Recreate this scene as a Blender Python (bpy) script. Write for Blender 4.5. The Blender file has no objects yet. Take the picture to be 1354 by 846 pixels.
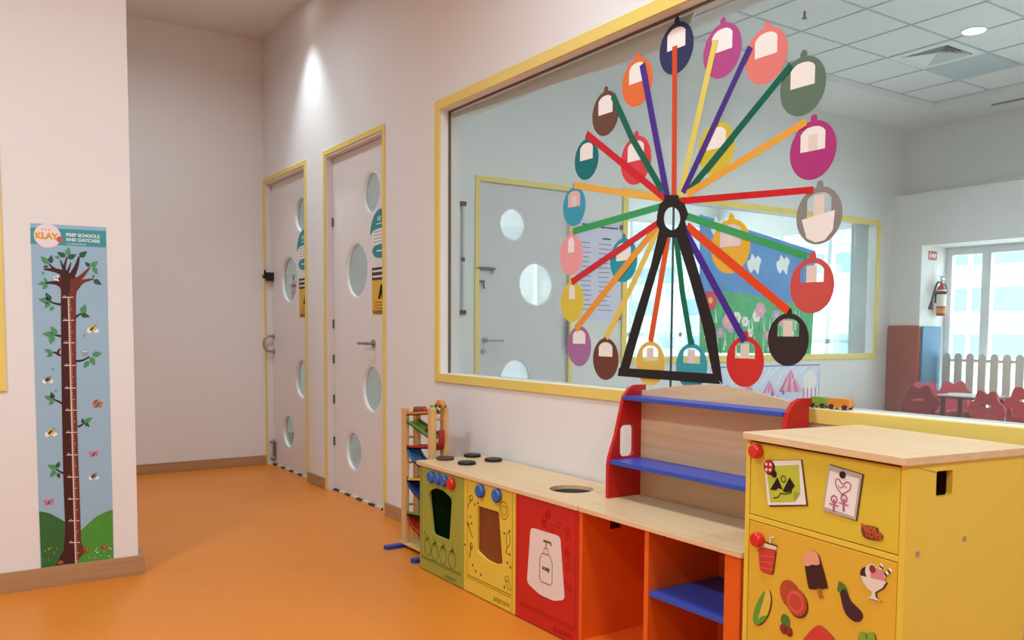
import bpy, math, random
from mathutils import Vector, Matrix
from mathutils.geometry import tessellate_polygon
random.seed(7)
S = bpy.context.scene
COL = S.collection
PI = math.pi
# ------------------------------------------------------------------ camera numbers
F, CX, CY = 1123.68, 677.0, 508.0            # focal length and principal point of the 1354x846 frame
YAW, PITCH, ROLL = math.radians(-56.3054), math.radians(-3.62956), math.radians(.3415)
CAM = Vector((0, -2.2534, 1.15))
_f = Vector((math.sin(YAW)*math.cos(PITCH), math.cos(YAW)*math.cos(PITCH), math.sin(PITCH)))
_r0 = Vector((math.cos(YAW), -math.sin(YAW), 0)); _u0 = _r0.cross(_f)
_r = math.cos(ROLL)*_r0 + math.sin(ROLL)*_u0
_u = -math.sin(ROLL)*_r0 + math.cos(ROLL)*_u0

class Frame:
    """A real plane in the room: origin O, u to the right, v up, w out of it towards the viewer."""
    def __init__(s, O, eu, ev, ew): s.O, s.u, s.v, s.w = Vector(O), Vector(eu), Vector(ev), Vector(ew)
    def p(s, u, v, w=0): return s.O + s.u*u + s.v*v + s.w*w
    def at(s, x, y):
        d = _f + _r*((x-CX)/F) - _u*((y-CY)/F)
        t = (s.O-CAM).dot(s.w)/d.dot(s.w); q = CAM + d*t - s.O
        return (q.dot(s.u), q.dot(s.v))
    def ats(s, pts): return [s.at(*p) for p in pts]
Z = (0, 0, 1)
WALL = Frame((0,0,0), (1,0,0), Z, (0,-1,0))
LEAF = Frame((0,.05,0), (1,0,0), Z, (0,-1,0))
GLASS = Frame((0,.05,0), (1,0,0), Z, (0,-1,0))
PILLAR = Frame((-4.23,0,0), (0,1,0), Z, (1,0,0))
SIDE = Frame((-5.96,0,0), (0,1,0), Z, (1,0,0))
WORLD = Frame((0,0,0), (1,0,0), (0,1,0), Z)
KIT = Frame((0,-.373,0), (1,0,0), Z, (0,-1,0))

# ------------------------------------------------------------------ materials
def lin(h):
    h = h.lstrip('#'); c = [int(h[i:i+2],16)/255 for i in (0,2,4)]
    return [x/12.92 if x <= .04045 else ((x+.055)/1.055)**2.4 for x in c] + [1]
MATS = {}
def mat(name, col, rough=.5, spec=.4, bump=0, bscale=200, var=0, vscale=6, metal=0, coat=0):
    if name in MATS: return MATS[name]
    m = bpy.data.materials.new(name); m.use_nodes = True; N = m.node_tree; b = N.nodes['Principled BSDF']
    c = lin(col); b.inputs['Base Color'].default_value = c; b.inputs['Roughness'].default_value = rough
    b.inputs['Specular IOR Level'].default_value = spec; b.inputs['Metallic'].default_value = metal
    b.inputs['Coat Weight'].default_value = coat
    if var or bump:
        tc = N.nodes.new('ShaderNodeTexCoord')
    if var:
        n = N.nodes.new('ShaderNodeTexNoise'); n.inputs['Scale'].default_value = vscale; n.inputs['Detail'].default_value = 5
        r = N.nodes.new('ShaderNodeMix'); r.data_type = 'RGBA'
        r.inputs[6].default_value = [x*(1-var) for x in c[:3]]+[1]; r.inputs[7].default_value = [min(1,x*(1+var)) for x in c[:3]]+[1]
        N.links.new(tc.outputs['Object'], n.inputs['Vector']); N.links.new(n.outputs['Fac'], r.inputs[0]); N.links.new(r.outputs[2], b.inputs['Base Color'])
    if bump:
        n2 = N.nodes.new('ShaderNodeTexNoise'); n2.inputs['Scale'].default_value = bscale
        bp = N.nodes.new('ShaderNodeBump'); bp.inputs['Strength'].default_value = bump; bp.inputs['Distance'].default_value = .002
        N.links.new(tc.outputs['Object'], n2.inputs['Vector']); N.links.new(n2.outputs['Fac'], bp.inputs['Height']); N.links.new(bp.outputs['Normal'], b.inputs['Normal'])
    MATS[name] = m; return m
def wood(name, c1, c2, rough=.4, axis=0, scale=9):
    m = bpy.data.materials.new(name); m.use_nodes = True; N = m.node_tree; b = N.nodes['Principled BSDF']
    tc = N.nodes.new('ShaderNodeTexCoord'); mp = N.nodes.new('ShaderNodeMapping')
    sc = [scale*3]*3; sc[axis] = scale*.18; mp.inputs['Scale'].default_value = sc
    n = N.nodes.new('ShaderNodeTexNoise'); n.inputs['Scale'].default_value = 1.5; n.inputs['Detail'].default_value = 6; n.inputs['Distortion'].default_value = .6
    r = N.nodes.new('ShaderNodeValToRGB'); r.color_ramp.elements[0].position = .3; r.color_ramp.elements[1].position = .7
    r.color_ramp.elements[0].color = lin(c1); r.color_ramp.elements[1].color = lin(c2)
    N.links.new(tc.outputs['Object'], mp.inputs['Vector']); N.links.new(mp.outputs['Vector'], n.inputs['Vector'])
    N.links.new(n.outputs['Fac'], r.inputs['Fac']); N.links.new(r.outputs['Color'], b.inputs['Base Color'])
    b.inputs['Roughness'].default_value = rough; b.inputs['Specular IOR Level'].default_value = .35
    MATS[name] = m; return m
def glassmat(name, tint='#f4fafa', refl=.06, haze=0.0, hazecol='#ffffff'):
    m = bpy.data.materials.new(name); m.use_nodes = True; N = m.node_tree; N.nodes.clear()
    out = N.nodes.new('ShaderNodeOutputMaterial'); t = N.nodes.new('ShaderNodeBsdfTransparent'); t.inputs[0].default_value = lin(tint)
    g = N.nodes.new('ShaderNodeBsdfGlossy'); g.inputs['Roughness'].default_value = .02
    lw = N.nodes.new('ShaderNodeLayerWeight'); lw.inputs['Blend'].default_value = .5
    pw = N.nodes.new('ShaderNodeMath'); pw.operation = 'POWER'; pw.inputs[1].default_value = 5; N.links.new(lw.outputs['Facing'], pw.inputs[0])
    fr = N.nodes.new('ShaderNodeMath'); fr.operation = 'MULTIPLY_ADD'; fr.inputs[1].default_value = .9; fr.inputs[2].default_value = refl*.5; N.links.new(pw.outputs[0], fr.inputs[0])
    mx = N.nodes.new('ShaderNodeMixShader'); N.links.new(fr.outputs[0], mx.inputs[0]); N.links.new(t.outputs[0], mx.inputs[1]); N.links.new(g.outputs[0], mx.inputs[2])
    last = mx
    if haze:
        d = N.nodes.new('ShaderNodeBsdfDiffuse'); d.inputs[0].default_value = lin(hazecol)
        m2 = N.nodes.new('ShaderNodeMixShader'); m2.inputs[0].default_value = haze
        N.links.new(mx.outputs[0], m2.inputs[1]); N.links.new(d.outputs[0], m2.inputs[2]); last = m2
    N.links.new(last.outputs[0], out.inputs[0]); MATS[name] = m; return m
def emis(name, col, k):
    m = bpy.data.materials.new(name); m.use_nodes = True; b = m.node_tree.nodes['Principled BSDF']
    b.inputs['Emission Color'].default_value = lin(col); b.inputs['Emission Strength'].default_value = k
    b.inputs['Base Color'].default_value = lin(col); return m

WALLP = mat('wall_paint', '#e9e4e1', .75, .2, .15, 120)
WALLA = mat('wall_paint_cool', '#dfdedd', .75, .2, .1, 120)
WHITE = mat('white_gloss_paint', '#eeece8', .4, .3)
CEIL = mat('ceiling_paint', '#e4e1df', .85, .1)
TILE = mat('ceiling_tile', '#e2e3e2', .9, .1, .3, 300)
GRID = mat('ceiling_grid_metal', '#b4bebe', .5, .3)
DOORP = mat('door_laminate', '#e6dfdc', .45, .35)
YEL = mat('yellow_trim_paint', '#ead06e', .45, .35, 0, 1, .05, 3)
TOYYEL = mat('toy_yellow_lacquer', '#e6c544', .4, .35, 0, 1, .03, 3)
TOYYEL2 = mat('toy_yellow_door_lacquer', '#dcc13a', .4, .35, 0, 1, .03, 3)
TOYAMB = mat('toy_amber_door_lacquer', '#dfb137', .4, .35, 0, 1, .05, 4)
GREEN = mat('toy_olive_green_lacquer', '#a0a241', .45, .35, 0, 1, .04, 5)
SHADEGREEN = mat('toy_green_shade', '#2a5a26', .5, .3)  # the oven's inner shade put into a darker green
RED = mat('toy_red_lacquer', '#c81f1c', .4, .4, 0, 1, .03, 5)
ORANGE = mat('toy_orange_lacquer', '#e8641a', .42, .35, 0, 1, .04, 4)
BLUE = mat('toy_blue_lacquer', '#2f4fb4', .35, .45, 0, 1, .04, 8)
KBLUE = mat('toy_knob_blue', '#2d61b0', .3, .5)
NAVY = mat('toy_navy_lacquer', '#27408f', .4, .4)
KRED = mat('toy_knob_red', '#d8261f', .3, .5)
BROWNP = mat('brown_panel', '#83441f', .5, .3)
BLACK = mat('black_plastic', '#17181a', .4, .4)
HOTP = mat('hotplate_top', '#3a3331', .5, .3)
HOTB = mat('hotplate_brown', '#57402f', .5, .3)
INK = mat('black_ink', '#2a2622', .7, .1)
INKB = mat('brown_ink', '#70561e', .7, .1)
INKG = mat('green_ink', '#4c5420', .7, .1)
INKR = mat('dark_red_ink', '#a01b19', .7, .1)
PAPER = mat('white_paper', '#efe9e4', .6, .2)
CREAM = mat('cream_paper', '#ece5dc', .6, .2)
STEEL = mat('brushed_steel', '#a9a6a2', .3, .5, metal=1)
DKSTEEL = mat('dark_steel', '#6b6663', .35, .5, metal=1)
MAPLE = wood('maple_top', '#dbb98c', '#e6c89e', .38, 0)
MAPLEE = mat('maple_edge', '#ddbb8c', .45, .3)
MAPLEB = wood('maple_back_board', '#dcb484', '#e6c498', .45, 0)
PINE = wood('pine_post', '#d2a667', '#dfb87c', .5, 2)
SKIRT = wood('wood_skirting', '#a87f58', '#b98f66', .5, 1, 5)
SKIRTX = wood('wood_skirting_long', '#a87f58', '#b98f66', .5, 0, 5)
GLS = glassmat('window_glass', '#f1f5f4', haze=.035, hazecol='#d5dcdc')
GLSB = glassmat('door_glass', '#dfe3e1', haze=.12, hazecol='#dfe4e2')
# floor
def floor_mat(name, col, r0, r1):
    m = mat(name, col, .3, .35, .12, 90, .05, 1.3)
    N = m.node_tree; b = N.nodes['Principled BSDF']
    tc = N.nodes.new('ShaderNodeTexCoord'); n = N.nodes.new('ShaderNodeTexNoise'); n.inputs['Scale'].default_value = 2.2; n.inputs['Detail'].default_value = 8
    mr = N.nodes.new('ShaderNodeMapRange'); mr.inputs['To Min'].default_value = r0; mr.inputs['To Max'].default_value = r1
    N.links.new(tc.outputs['Object'], n.inputs['Vector']); N.links.new(n.outputs['Fac'], mr.inputs['Value']); N.links.new(mr.outputs['Result'], b.inputs['Roughness'])
    return m
FLOOR = floor_mat('orange_vinyl', '#d98028', .3, .5)

# ------------------------------------------------------------------ mesh builder
class MB:
    def __init__(s): s.v, s.f, s.mi, s.sm, s.mats = [], [], [], [], []
    def m(s, mt):
        if mt is None: return 0
        if mt not in s.mats: s.mats.append(mt)
        return s.mats.index(mt)
    def add(s, vs, fs, mt=None, smooth=False):
        k = len(s.v); i = s.m(mt); s.v += [Vector(x) for x in vs]
        for f in fs: s.f.append([k+a for a in f]); s.mi.append(i); s.sm.append(smooth)
    def box(s, a, b, mt=None, fr=WORLD):
        q = [fr.p(x, y, z) for z in (a[2], b[2]) for y in (a[1], b[1]) for x in (a[0], b[0])]
        s.add(q, [(0,2,3,1),(4,5,7,6),(0,1,5,4),(2,6,7,3),(0,4,6,2),(1,3,7,5)], mt); return s
    def prism(s, fr, outer, w0, w1, mt=None, holes=(), smooth=False):
        loops = [list(outer)] + [list(h) for h in holes]
        flat = [p for l in loops for p in l]; n = len(flat)
        tris = tessellate_polygon([[Vector((p[0], p[1], 0)) for p in l] for l in loops])
        vs = [fr.p(p[0], p[1], w0) for p in flat] + [fr.p(p[0], p[1], w1) for p in flat]
        fs = []
        for t in tris:
            a, b, c = [flat[i] for i in t]
            t = list(t)
            if (b[0]-a[0])*(c[1]-a[1])-(b[1]-a[1])*(c[0]-a[0]) < 0: t.reverse()
            fs.append([n+i for i in t]); fs.append([i for i in reversed(t)])
        s.add(vs, fs, mt)
        base = 0; side = []
        for li, l in enumerate(loops):
            ar = sum(l[i][0]*l[(i+1)%len(l)][1]-l[(i+1)%len(l)][0]*l[i][1] for i in range(len(l)))
            ccw = (ar > 0) == (li == 0)
            for i in range(len(l)):
                a, b = base+i, base+(i+1)%len(l)
                side.append((a, b, n+b, n+a) if ccw else (b, a, n+a, n+b))
            base += len(l)
        k = len(s.v)-len(vs); i_ = s.m(mt)
        for f in side: s.f.append([k+a for a in f]); s.mi.append(i_); s.sm.append(smooth)
        return s
    def cyl(s, a, b, r, mt=None, r2=None, n=24, smooth=True, caps=True):
        a, b = Vector(a), Vector(b); d = (b-a).normalized(); r2 = r if r2 is None else r2
        x = d.orthogonal().normalized(); y = d.cross(x)
        vs = [a+(x*math.cos(2*PI*i/n)+y*math.sin(2*PI*i/n))*r for i in range(n)] + [b+(x*math.cos(2*PI*i/n)+y*math.sin(2*PI*i/n))*r2 for i in range(n)]
        s.add(vs, [(i,(i+1)%n,n+(i+1)%n,n+i) for i in range(n)], mt, smooth)
        if caps: s.add(vs[:n], [list(range(n))[::-1]], mt); s.add(vs[n:], [list(range(n))], mt)
        return s
    def lathe(s, c, prof, mt=None, axis=(0,0,1), n=24):
        d = Vector(axis).normalized(); x = d.orthogonal().normalized(); y = d.cross(x); c = Vector(c)
        vs = []; m = len(prof)
        for r, h in prof:
            vs += [c+d*h+(x*math.cos(2*PI*i/n)+y*math.sin(2*PI*i/n))*r for i in range(n)]
        fs = [(j*n+i, j*n+(i+1)%n, (j+1)*n+(i+1)%n, (j+1)*n+i) for j in range(m-1) for i in range(n)]
        s.add(vs, fs, mt, True); s.add(vs[:n], [list(range(n))[::-1]], mt); s.add(vs[-n:], [list(range(n))], mt); return s
    def tube(s, pts, r, mt=None, n=10):
        P = [Vector(p) for p in pts]; rings = []; R = r if isinstance(r, (list, tuple)) else [r]*len(P)
        x = None
        for i, p in enumerate(P):
            d = (P[min(i+1, len(P)-1)]-P[max(i-1, 0)]).normalized()
            x = d.orthogonal().normalized() if x is None else (x-d*x.dot(d)).normalized()
            y = d.cross(x); rings.append([p+(x*math.cos(2*PI*k/n)+y*math.sin(2*PI*k/n))*R[i] for k in range(n)])
        vs = [q for g in rings for q in g]
        s.add(vs, [(j*n+k, j*n+(k+1)%n, (j+1)*n+(k+1)%n, (j+1)*n+k) for j in range(len(P)-1) for k in range(n)], mt, True)
        s.add(rings[0], [list(range(n))[::-1]], mt); s.add(rings[-1], [list(range(n))], mt); return s
    def strip(s, fr, pts, w, mt, w0=0, w1=.0004):
        n = len(pts); ws = w if isinstance(w, (list, tuple)) else [w]*n; L, R = [], []
        for i, p in enumerate(pts):
            a, b = pts[max(i-1, 0)], pts[min(i+1, n-1)]
            dx, dy = b[0]-a[0], b[1]-a[1]; l = math.hypot(dx, dy) or 1; nx, ny = -dy/l*ws[i]/2, dx/l*ws[i]/2
            L.append((p[0]+nx, p[1]+ny)); R.append((p[0]-nx, p[1]-ny))
        return s.prism(fr, R+L[::-1], w0, w1, mt)
    def ring(s, fr, pts, w, mt, w0=0, w1=.0004): return s.strip(fr, list(pts)+[pts[0], ], w, mt, w0, w1)
    def text(s, fr, t, u, v, size, mt, w=.0006, align='CENTER', shear=0, bold=0, dirv=None):
        cu = bpy.data.curves.new('t', 'FONT'); cu.body = t; cu.size = size; cu.align_x = align; cu.offset = bold*size; cu.shear = shear; cu.resolution_u = 3
        o = bpy.data.objects.new('t', cu); COL.objects.link(o); bpy.context.view_layer.update()
        me = bpy.data.meshes.new_from_object(o.evaluated_get(bpy.context.evaluated_depsgraph_get()))
        c, sn = (1, 0) if dirv is None else (dirv[0]/math.hypot(*dirv), dirv[1]/math.hypot(*dirv))
        vs = [fr.p(u+q.co.x*c-q.co.y*sn, v+q.co.x*sn+q.co.y*c, w) for q in me.vertices]
        s.add(vs, [list(p.vertices) for p in me.polygons], mt)
        bpy.data.objects.remove(o); bpy.data.curves.remove(cu); bpy.data.meshes.remove(me); return s
    def build(s, name, mt=None, parent=None, bevel=0, loc=None, seg=2, label=None):
        org = Vector(loc) if loc is not None else (world_loc(parent) if parent else Vector((0,0,0)))
        me = bpy.data.meshes.new(name); me.from_pydata([v-org for v in s.v], [], s.f)
        mats = s.mats if s.mats else [mt]
        if s.mats and mt is not None and None in s.mats: pass
        for x in mats: me.materials.append(x)
        for p, i, q in zip(me.polygons, s.mi, s.sm): p.material_index = i; p.use_smooth = q
        me.update(); o = bpy.data.objects.new(name, me); COL.objects.link(o)
        if parent: o.parent = parent
        else: o.location = org
        if bevel:
            b = o.modifiers.new('bevel', 'BEVEL'); b.width = bevel; b.segments = seg; b.limit_method = 'ANGLE'; b.angle_limit = math.radians(50)
        if label: o['label'] = label
        return o
def world_loc(o):
    v = Vector((0,0,0))
    while o: v += o.location; o = o.parent
    return v
def tag(o, label, cat, group=None):
    o['label'] = label; o['category'] = cat
    if group: o['group'] = group
    return o
def thing(name, label, cat, loc=(0,0,0), group=None):
    o = bpy.data.objects.new(name, None); COL.objects.link(o); o.location = loc; o.empty_display_size = .05
    return tag(o, label, cat, group)
def struct(name, mb=None, mt=None, parent=None, bevel=0):
    if mb is None:
        o = bpy.data.objects.new(name, None); COL.objects.link(o)
    else: o = mb.build(name, mt, parent, bevel)
    if not parent: o['kind'] = 'structure'
    return o
def circ(cu, cv, r, n=40, rv=None, a0=0):
    rv = r if rv is None else rv
    return [(cu+r*math.cos(a0+2*PI*i/n), cv+rv*math.sin(a0+2*PI*i/n)) for i in range(n)]
def rrect(u0, v0, u1, v1, r, n=5):
    out = []
    for cx, cy, a in ((u1-r, v0+r, -PI/2), (u1-r, v1-r, 0), (u0+r, v1-r, PI/2), (u0+r, v0+r, PI)):
        out += [(cx+r*math.cos(a+PI/2*i/n), cy+r*math.sin(a+PI/2*i/n)) for i in range(n+1)]
    return out
def rect(u0, v0, u1, v1): return [(u0,v0),(u1,v0),(u1,v1),(u0,v1)]
def roundpoly(pts, r, n=4):
    out = []; N = len(pts)
    for i, p in enumerate(pts):
        p = Vector(p); a = Vector(pts[i-1])-p; b = Vector(pts[(i+1)%N])-p
        rr = min(r, a.length*.45, b.length*.45); A = p+a.normalized()*rr; B = p+b.normalized()*rr
        for k in range(n+1):
            t = k/n; out.append(tuple(A*(1-t)**2+p*2*t*(1-t)+B*t*t))
    return out
def smooth(pts, k=4, closed=True):
    out = []; n = len(pts); rng = n if closed else n-1
    g = lambda i: Vector(pts[i%n]) if closed else Vector(pts[max(0, min(n-1, i))])
    for i in range(rng):
        a, b, c, d = g(i-1), g(i), g(i+1), g(i+2)
        for j in range(k):
            t = j/k
            out.append(tuple(.5*((2*b)+(c-a)*t+(2*a-5*b+4*c-d)*t*t+(3*b-a-3*c+d)*t**3)))
    if not closed: out.append(tuple(pts[-1]))
    return out

# ------------------------------------------------------------------ room shell
XE, XP, XR, YB, H = -7.135, -4.23, 3.2, -5.2, 3.52
struct('floor', MB().box((XE-.1,YB-.1,-.1),(XR+.1,.06,0)), FLOOR)
struct('ceiling', MB().box((XE-.1,YB-.1,H),(XR+.1,.06,H+.1)), CEIL)
struct('wall_back', MB().box((XE-.15,YB,0),(XE,0,H)), WALLP)
struct('wall_left', MB().box((XP-.2,YB,0),(XP,-1.531,H)), WALLP)
struct('wall_rear', MB().box((XE-.15,YB-.15,0),(XR+.15,YB,H)), WALLP)
struct('wall_front', MB().box((XR,YB,0),(XR+.15,.0,H)), WALLP)
# long wall with two door openings and the big window
TW = .12
D1 = (-7.105,-6.165); D2 = (-5.752,-4.812); DT = 2.36; WX0, WX1, WZ0, WZ1 = -4.087, 1.2, .913, 2.33
w = MB()
for a, b, z0, z1 in ((XE-.15,D1[0],0,H),(D1[0],D1[1],DT,H),(D1[1],D2[0],0,H),(D2[0],D2[1],DT,H),(D2[1],WX0,0,H),(WX0,WX1,0,WZ0),(WX0,WX1,WZ1,H),(WX1,XR+.15,0,H)):
    w.box((a,0,z0),(b,TW,z1))
struct('wall_right', w, WALLP)
# skirting boards
struct('baseboard_back', MB().box((XE,YB,0),(XE+.012,0,.08)), SKIRT, bevel=.003)
struct('baseboard_left', MB().prism(WORLD, [(XP,YB),(XP+.014,YB),(XP+.014,-1.505),(XP-.2,-1.505),(XP-.2,-1.531),(XP,-1.531)], 0, .09), SKIRT, bevel=.003)
b = MB()
for a, c in ((D1[1]+.028, D2[0]-.028),(D2[1]+.028, XR)): b.box((a,-.012,0),(c,0,.08))
struct('baseboard_right', b, SKIRTX, bevel=.003)

# ------------------------------------------------------------------ doors
def hole_rim(mb, fr, c, r, w0, w1, mt):
    mb.prism(fr, circ(c[0],c[1],r+.012,48), w0, w1, mt, [circ(c[0],c[1],r,48)])
def door(name, x0, x1, holes, hinges):
    d = struct(name)
    fr = MB()
    cw = .035
    fr.box((x0-cw,-.008,0),(x0,0,DT+cw)).box((x1,-.008,0),(x1+cw,0,DT+cw)).box((x0,-.008,DT),(x1,0,DT+cw))
    fr.build('door_frame', YEL, d, .002)
    j = MB(); j.box((x0,0,0),(x0+.012,TW,DT)).box((x1-.012,0,0),(x1,TW,DT)).box((x0+.012,0,DT-.012),(x1-.012,TW,DT)); j.build('door_jamb', DOORP, d)
    lf = MB(); hs = [circ(c[0],c[1],r,48) for c, r in holes]
    lf.prism(LEAF, rect(x0+.015,.012,x1-.015,DT-.015), -.04, 0, None, hs)
    leaf = lf.build('door_leaf', DOORP, d)
    gl = MB(); rm = MB()
    for c, r in holes:
        gl.prism(LEAF, circ(c[0],c[1],r-.001,48), -.028, -.022)
        rm.prism(LEAF, circ(c[0],c[1],r-.001,48), -.022, -.002, None, [circ(c[0],c[1],r-.012,48)])
    gl.build('porthole_glass', GLSB, leaf); rm.build('porthole_ring', WHITE, leaf)
    t = MB(); n = 9
    for i in range(n):
        a = x0+.02+(x1-x0-.04)*i/n; c = x0+.02+(x1-x0-.04)*(i+1)/n
        t.box((a,.034,.0),(c,.052,.0115), BLACK if i%2 == 0 else mat('tape_pale', '#d8c9a8', .6))
    t.build('threshold_tape', None, d)
    return d, leaf
HZ = (2.03, 1.545, .764, .32); HR = (.138, .188, .158, .138)
def holes_px(xs, ys):
    out = []
    for x, y, z, r in zip(xs, ys, HZ, HR): out.append(((LEAF.at(x, y)[0], z), r))
    return out
d1, leaf1 = door('door_1', D1[0], D1[1], holes_px((398,382.5,399.5,381.5),(285,370,500,570)), 0)
d2, leaf2 = door('door_2', D2[0], D2[1], holes_px((491,471.5,492,467.5),(255,358,514,596)), 1)
# door 2 hinges, lever
hg = MB()
for z in (1.19,.94,.656,.353,1.9): hg.cyl((D2[0]+.016,.046,z-.03),(D2[0]+.016,.046,z+.03),.007)
hg.build('hinges', DKSTEEL, d2)
def lever(parent, u, v, du, fr=LEAF):
    m = MB(); m.cyl(fr.p(u,v,0), fr.p(u,v,.01), .026); m.cyl(fr.p(u,v,.01), fr.p(u,v,.05), .01)
    m.tube([fr.p(u,v,.05), fr.p(u+du*.2,v,.055), fr.p(u+du,v,.055)], .009); return m.build('lever_handle', STEEL, parent)
lever(leaf2, D2[1]-.2-.05, 1.06, -.13)
# door 1: black latch, D pull, foot bolt
m = MB(); m.box((-7.088+.0,-.012,1.55),(-7.05,.05,1.62)); m.cyl((-7.075,-.035,1.585),(-7.075,0,1.585),.016); m.cyl((-7.07,-.02,1.585),(-7.07,-.02,1.64),.008); m.build('door_latch', BLACK, d1)
m = MB(); m.tube(smooth([(-7.06,.05,1.09),(-7.06,.0,1.09),(-7.06,-.035,1.06),(-7.06,-.035,1.0),(-7.06,0,.965),(-7.06,.05,.965)],4,False), .009)
m.cyl((-7.06,.05,1.09),(-7.06,.04,1.09),.02); m.cyl((-7.06,.05,.965),(-7.06,.04,.965),.02); m.build('pull_handle', STEEL, leaf1)
m = MB(); m.box((-7.07,.036,.06),(-7.03,.05,.2)); m.cyl((-7.05,.03,.04),(-7.05,.03,.22),.008); m.cyl((-7.05,.0,.2),(-7.05,.04,.2),.012); m.cyl((-7.05,.01,.06),(-7.05,.04,.06),.014); m.build('foot_bolt', STEEL, leaf1)

TEAL = mat('sign_teal', '#2e8f94', .5, .3); SIGNY = mat('sign_yellow', '#dfae3c', .5, .3); SIGND = mat('sign_dark_brown', '#4a342c', .5, .3); LILAC = mat('sign_lilac', '#8a6f8f', .6)
def door_sign(u, zs, name_tail, g):
    """teal speech-drop sign"""
    k = MB()
    k.prism(LEAF, smooth([(u-.15,zs-.045)],1)+smooth([(u-.14,zs+.01),(u-.09,zs+.075),(u,zs+.11),(u+.09,zs+.075),(u+.14,zs)],4,False)+[(u+.14,zs-.01),(u,zs-.01),(u-.1,zs-.018)], .0005, .0015, TEAL)
    k.prism(LEAF, smooth([(u-.12,zs-.15),(u-.09,zs-.122),(u-.03,zs-.112),(u+.1,zs-.112),(u+.13,zs-.15),(u+.1,zs-.19),(u,zs-.198),(u-.08,zs-.185)],4), .0005, .0015, TEAL)
    k.prism(LEAF, rrect(u-.12,zs-.112,u+.13,zs-.012,.015), .0004, .001, PAPER)
    for i in range(4): k.strip(LEAF, [(u-.095,zs-.03-.021*i),(u+.12,zs-.03-.021*i)], .0035, LILAC, .0012, .0016)
    k.text(LEAF, 'Hi!', u-.01, zs+.035, .045, PAPER, .0018, bold=.02)
    k.strip(LEAF, [(u-.05,zs+.018),(u+.06,zs+.018)], .006, PAPER, .0016, .002)
    k.strip(LEAF, [(u-.05,zs-.152),(u+.06,zs-.152)], .009, PAPER, .0016, .002)
    o = k.build('door_sign', None, None, loc=LEAF.p(u,zs-.05,.0005)); tag(o, 'teal speech-drop sign with white words on the '+name_tail, 'sign', g)
def notice(u, v, name_tail, g):
    k = MB()
    k.prism(LEAF, rect(u-.1,v-.13,u+.11,v+.17), .0005, .0012, SIGNY)
    k.prism(LEAF, rect(u-.1,v+.09,u+.11,v+.17), .0012, .0018, SIGND)
    for i in range(2): k.strip(LEAF, [(u-.09,v+.147-.034*i),(u+.1,v+.147-.034*i)], .012, CREAM, .0018, .0022)
    k.prism(LEAF, [(u-.01,v-.03),(u+.03,v+.06),(u+.07,v+.06),(u+.07,v-.03),(u+.045,v-.03),(u+.04,v+.0),(u+.02,v-.03)], .0012, .0018, INK)
    for i in range(3): k.strip(LEAF, [(u-.06,v-.052-.018*i),(u+.09,v-.052-.018*i)], .004, SIGND, .0012, .0018)
    k.text(LEAF, 'WARNING', u+.0, v-.125, .035, SIGND, .0018, bold=.03)
    o = k.build('notice', None, None, loc=LEAF.p(u,v,.0005)); tag(o, 'small yellow notice with a dark brown band on the '+name_tail, 'notice', g)
door_sign(LEAF.at(501,310)[0]+.02, 1.8, 'door nearer the big window', 'signs on the doors')
notice(LEAF.at(501,385)[0]+.0, 1.375, 'door nearer the big window', 'notices on the doors')
door_sign(LEAF.at(403,330)[0]-.02, 1.8, 'far door by the end wall', 'signs on the doors')
notice(LEAF.at(403,390)[0]-.02, 1.37, 'far door by the end wall', 'notices on the doors')
# house shaped sticker in the far door's second porthole
k = MB(); uu, vv = LEAF.at(385,381); DECG = mat('sticker_grey', '#9aa0a4', .6)
k.prism(LEAF, [(uu-.06,vv-.1),(uu+.06,vv-.1),(uu+.06,vv+.04),(uu,vv+.09),(uu-.06,vv+.04)], -.0215, -.0205, mat('sticker_pink_grey','#c3adb0',.6))
for i in range(2):
    for j in range(3): k.prism(LEAF, circ(uu-.035+.035*j, vv-.075+.04*i, .013, 12), -.0205, -.0198, DECG)
k.strip(LEAF, [(uu-.05,vv+.02),(uu+.05,vv+.02)], .02, mat('sticker_plum','#8f6170',.6), -.0205, -.0198)
k.strip(LEAF, [(uu-.03,vv+.11),(uu,vv+.07),(uu+.03,vv+.11)], .012, INK, -.0205, -.0198)
tag(k.build('porthole_sticker', None, None, loc=LEAF.p(uu,vv,-.021)), 'pale house-shaped sticker in the second porthole of the far door', 'sticker')

# ------------------------------------------------------------------ big window
w1 = struct('window_1')
cw = .053
fr = MB(); fr.box((WX0-cw,-.01,WZ0-.046),(WX0,0,WZ1+cw)).box((WX0,-.01,WZ0-.046),(WX1,0,WZ0)).box((WX0,-.01,WZ1),(WX1,0,WZ1+cw)).box((WX1,-.01,WZ0-.046),(WX1+cw,0,WZ1+cw))
fr.build('window_frame', YEL, w1, .002)
s_ = MB(); s_.box((WX0,-.008,WZ0-.001),(WX1,.052,WZ0+.001)); s_.build('window_sill', mat('sill_paint','#efe6cf',.5), w1)
JX = GLASS.at(889,290)[0]
MB().box((WX0+.001,.052,WZ0+.002),(JX-.0015,.060,WZ1-.001)).build('window_pane', GLS, w1)
MB().box((JX+.0015,.052,WZ0+.002),(WX1-.001,.060,WZ1-.001)).build('window_pane', GLS, w1)
MB().box((JX-.0015,.0515,WZ0+.002),(JX+.0015,.0605,WZ1-.001)).build('joint_seal', mat('seal_grey','#4b5553',.5), w1)
sl = MB(); sl.box((WX0,.048,WZ0),(WX0+.006,.062,WZ1)).box((WX0,.048,WZ1-.006),(WX1,.062,WZ1)); sl.build('edge_seal', mat('seal_brown','#6b5148',.6), w1)
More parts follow.
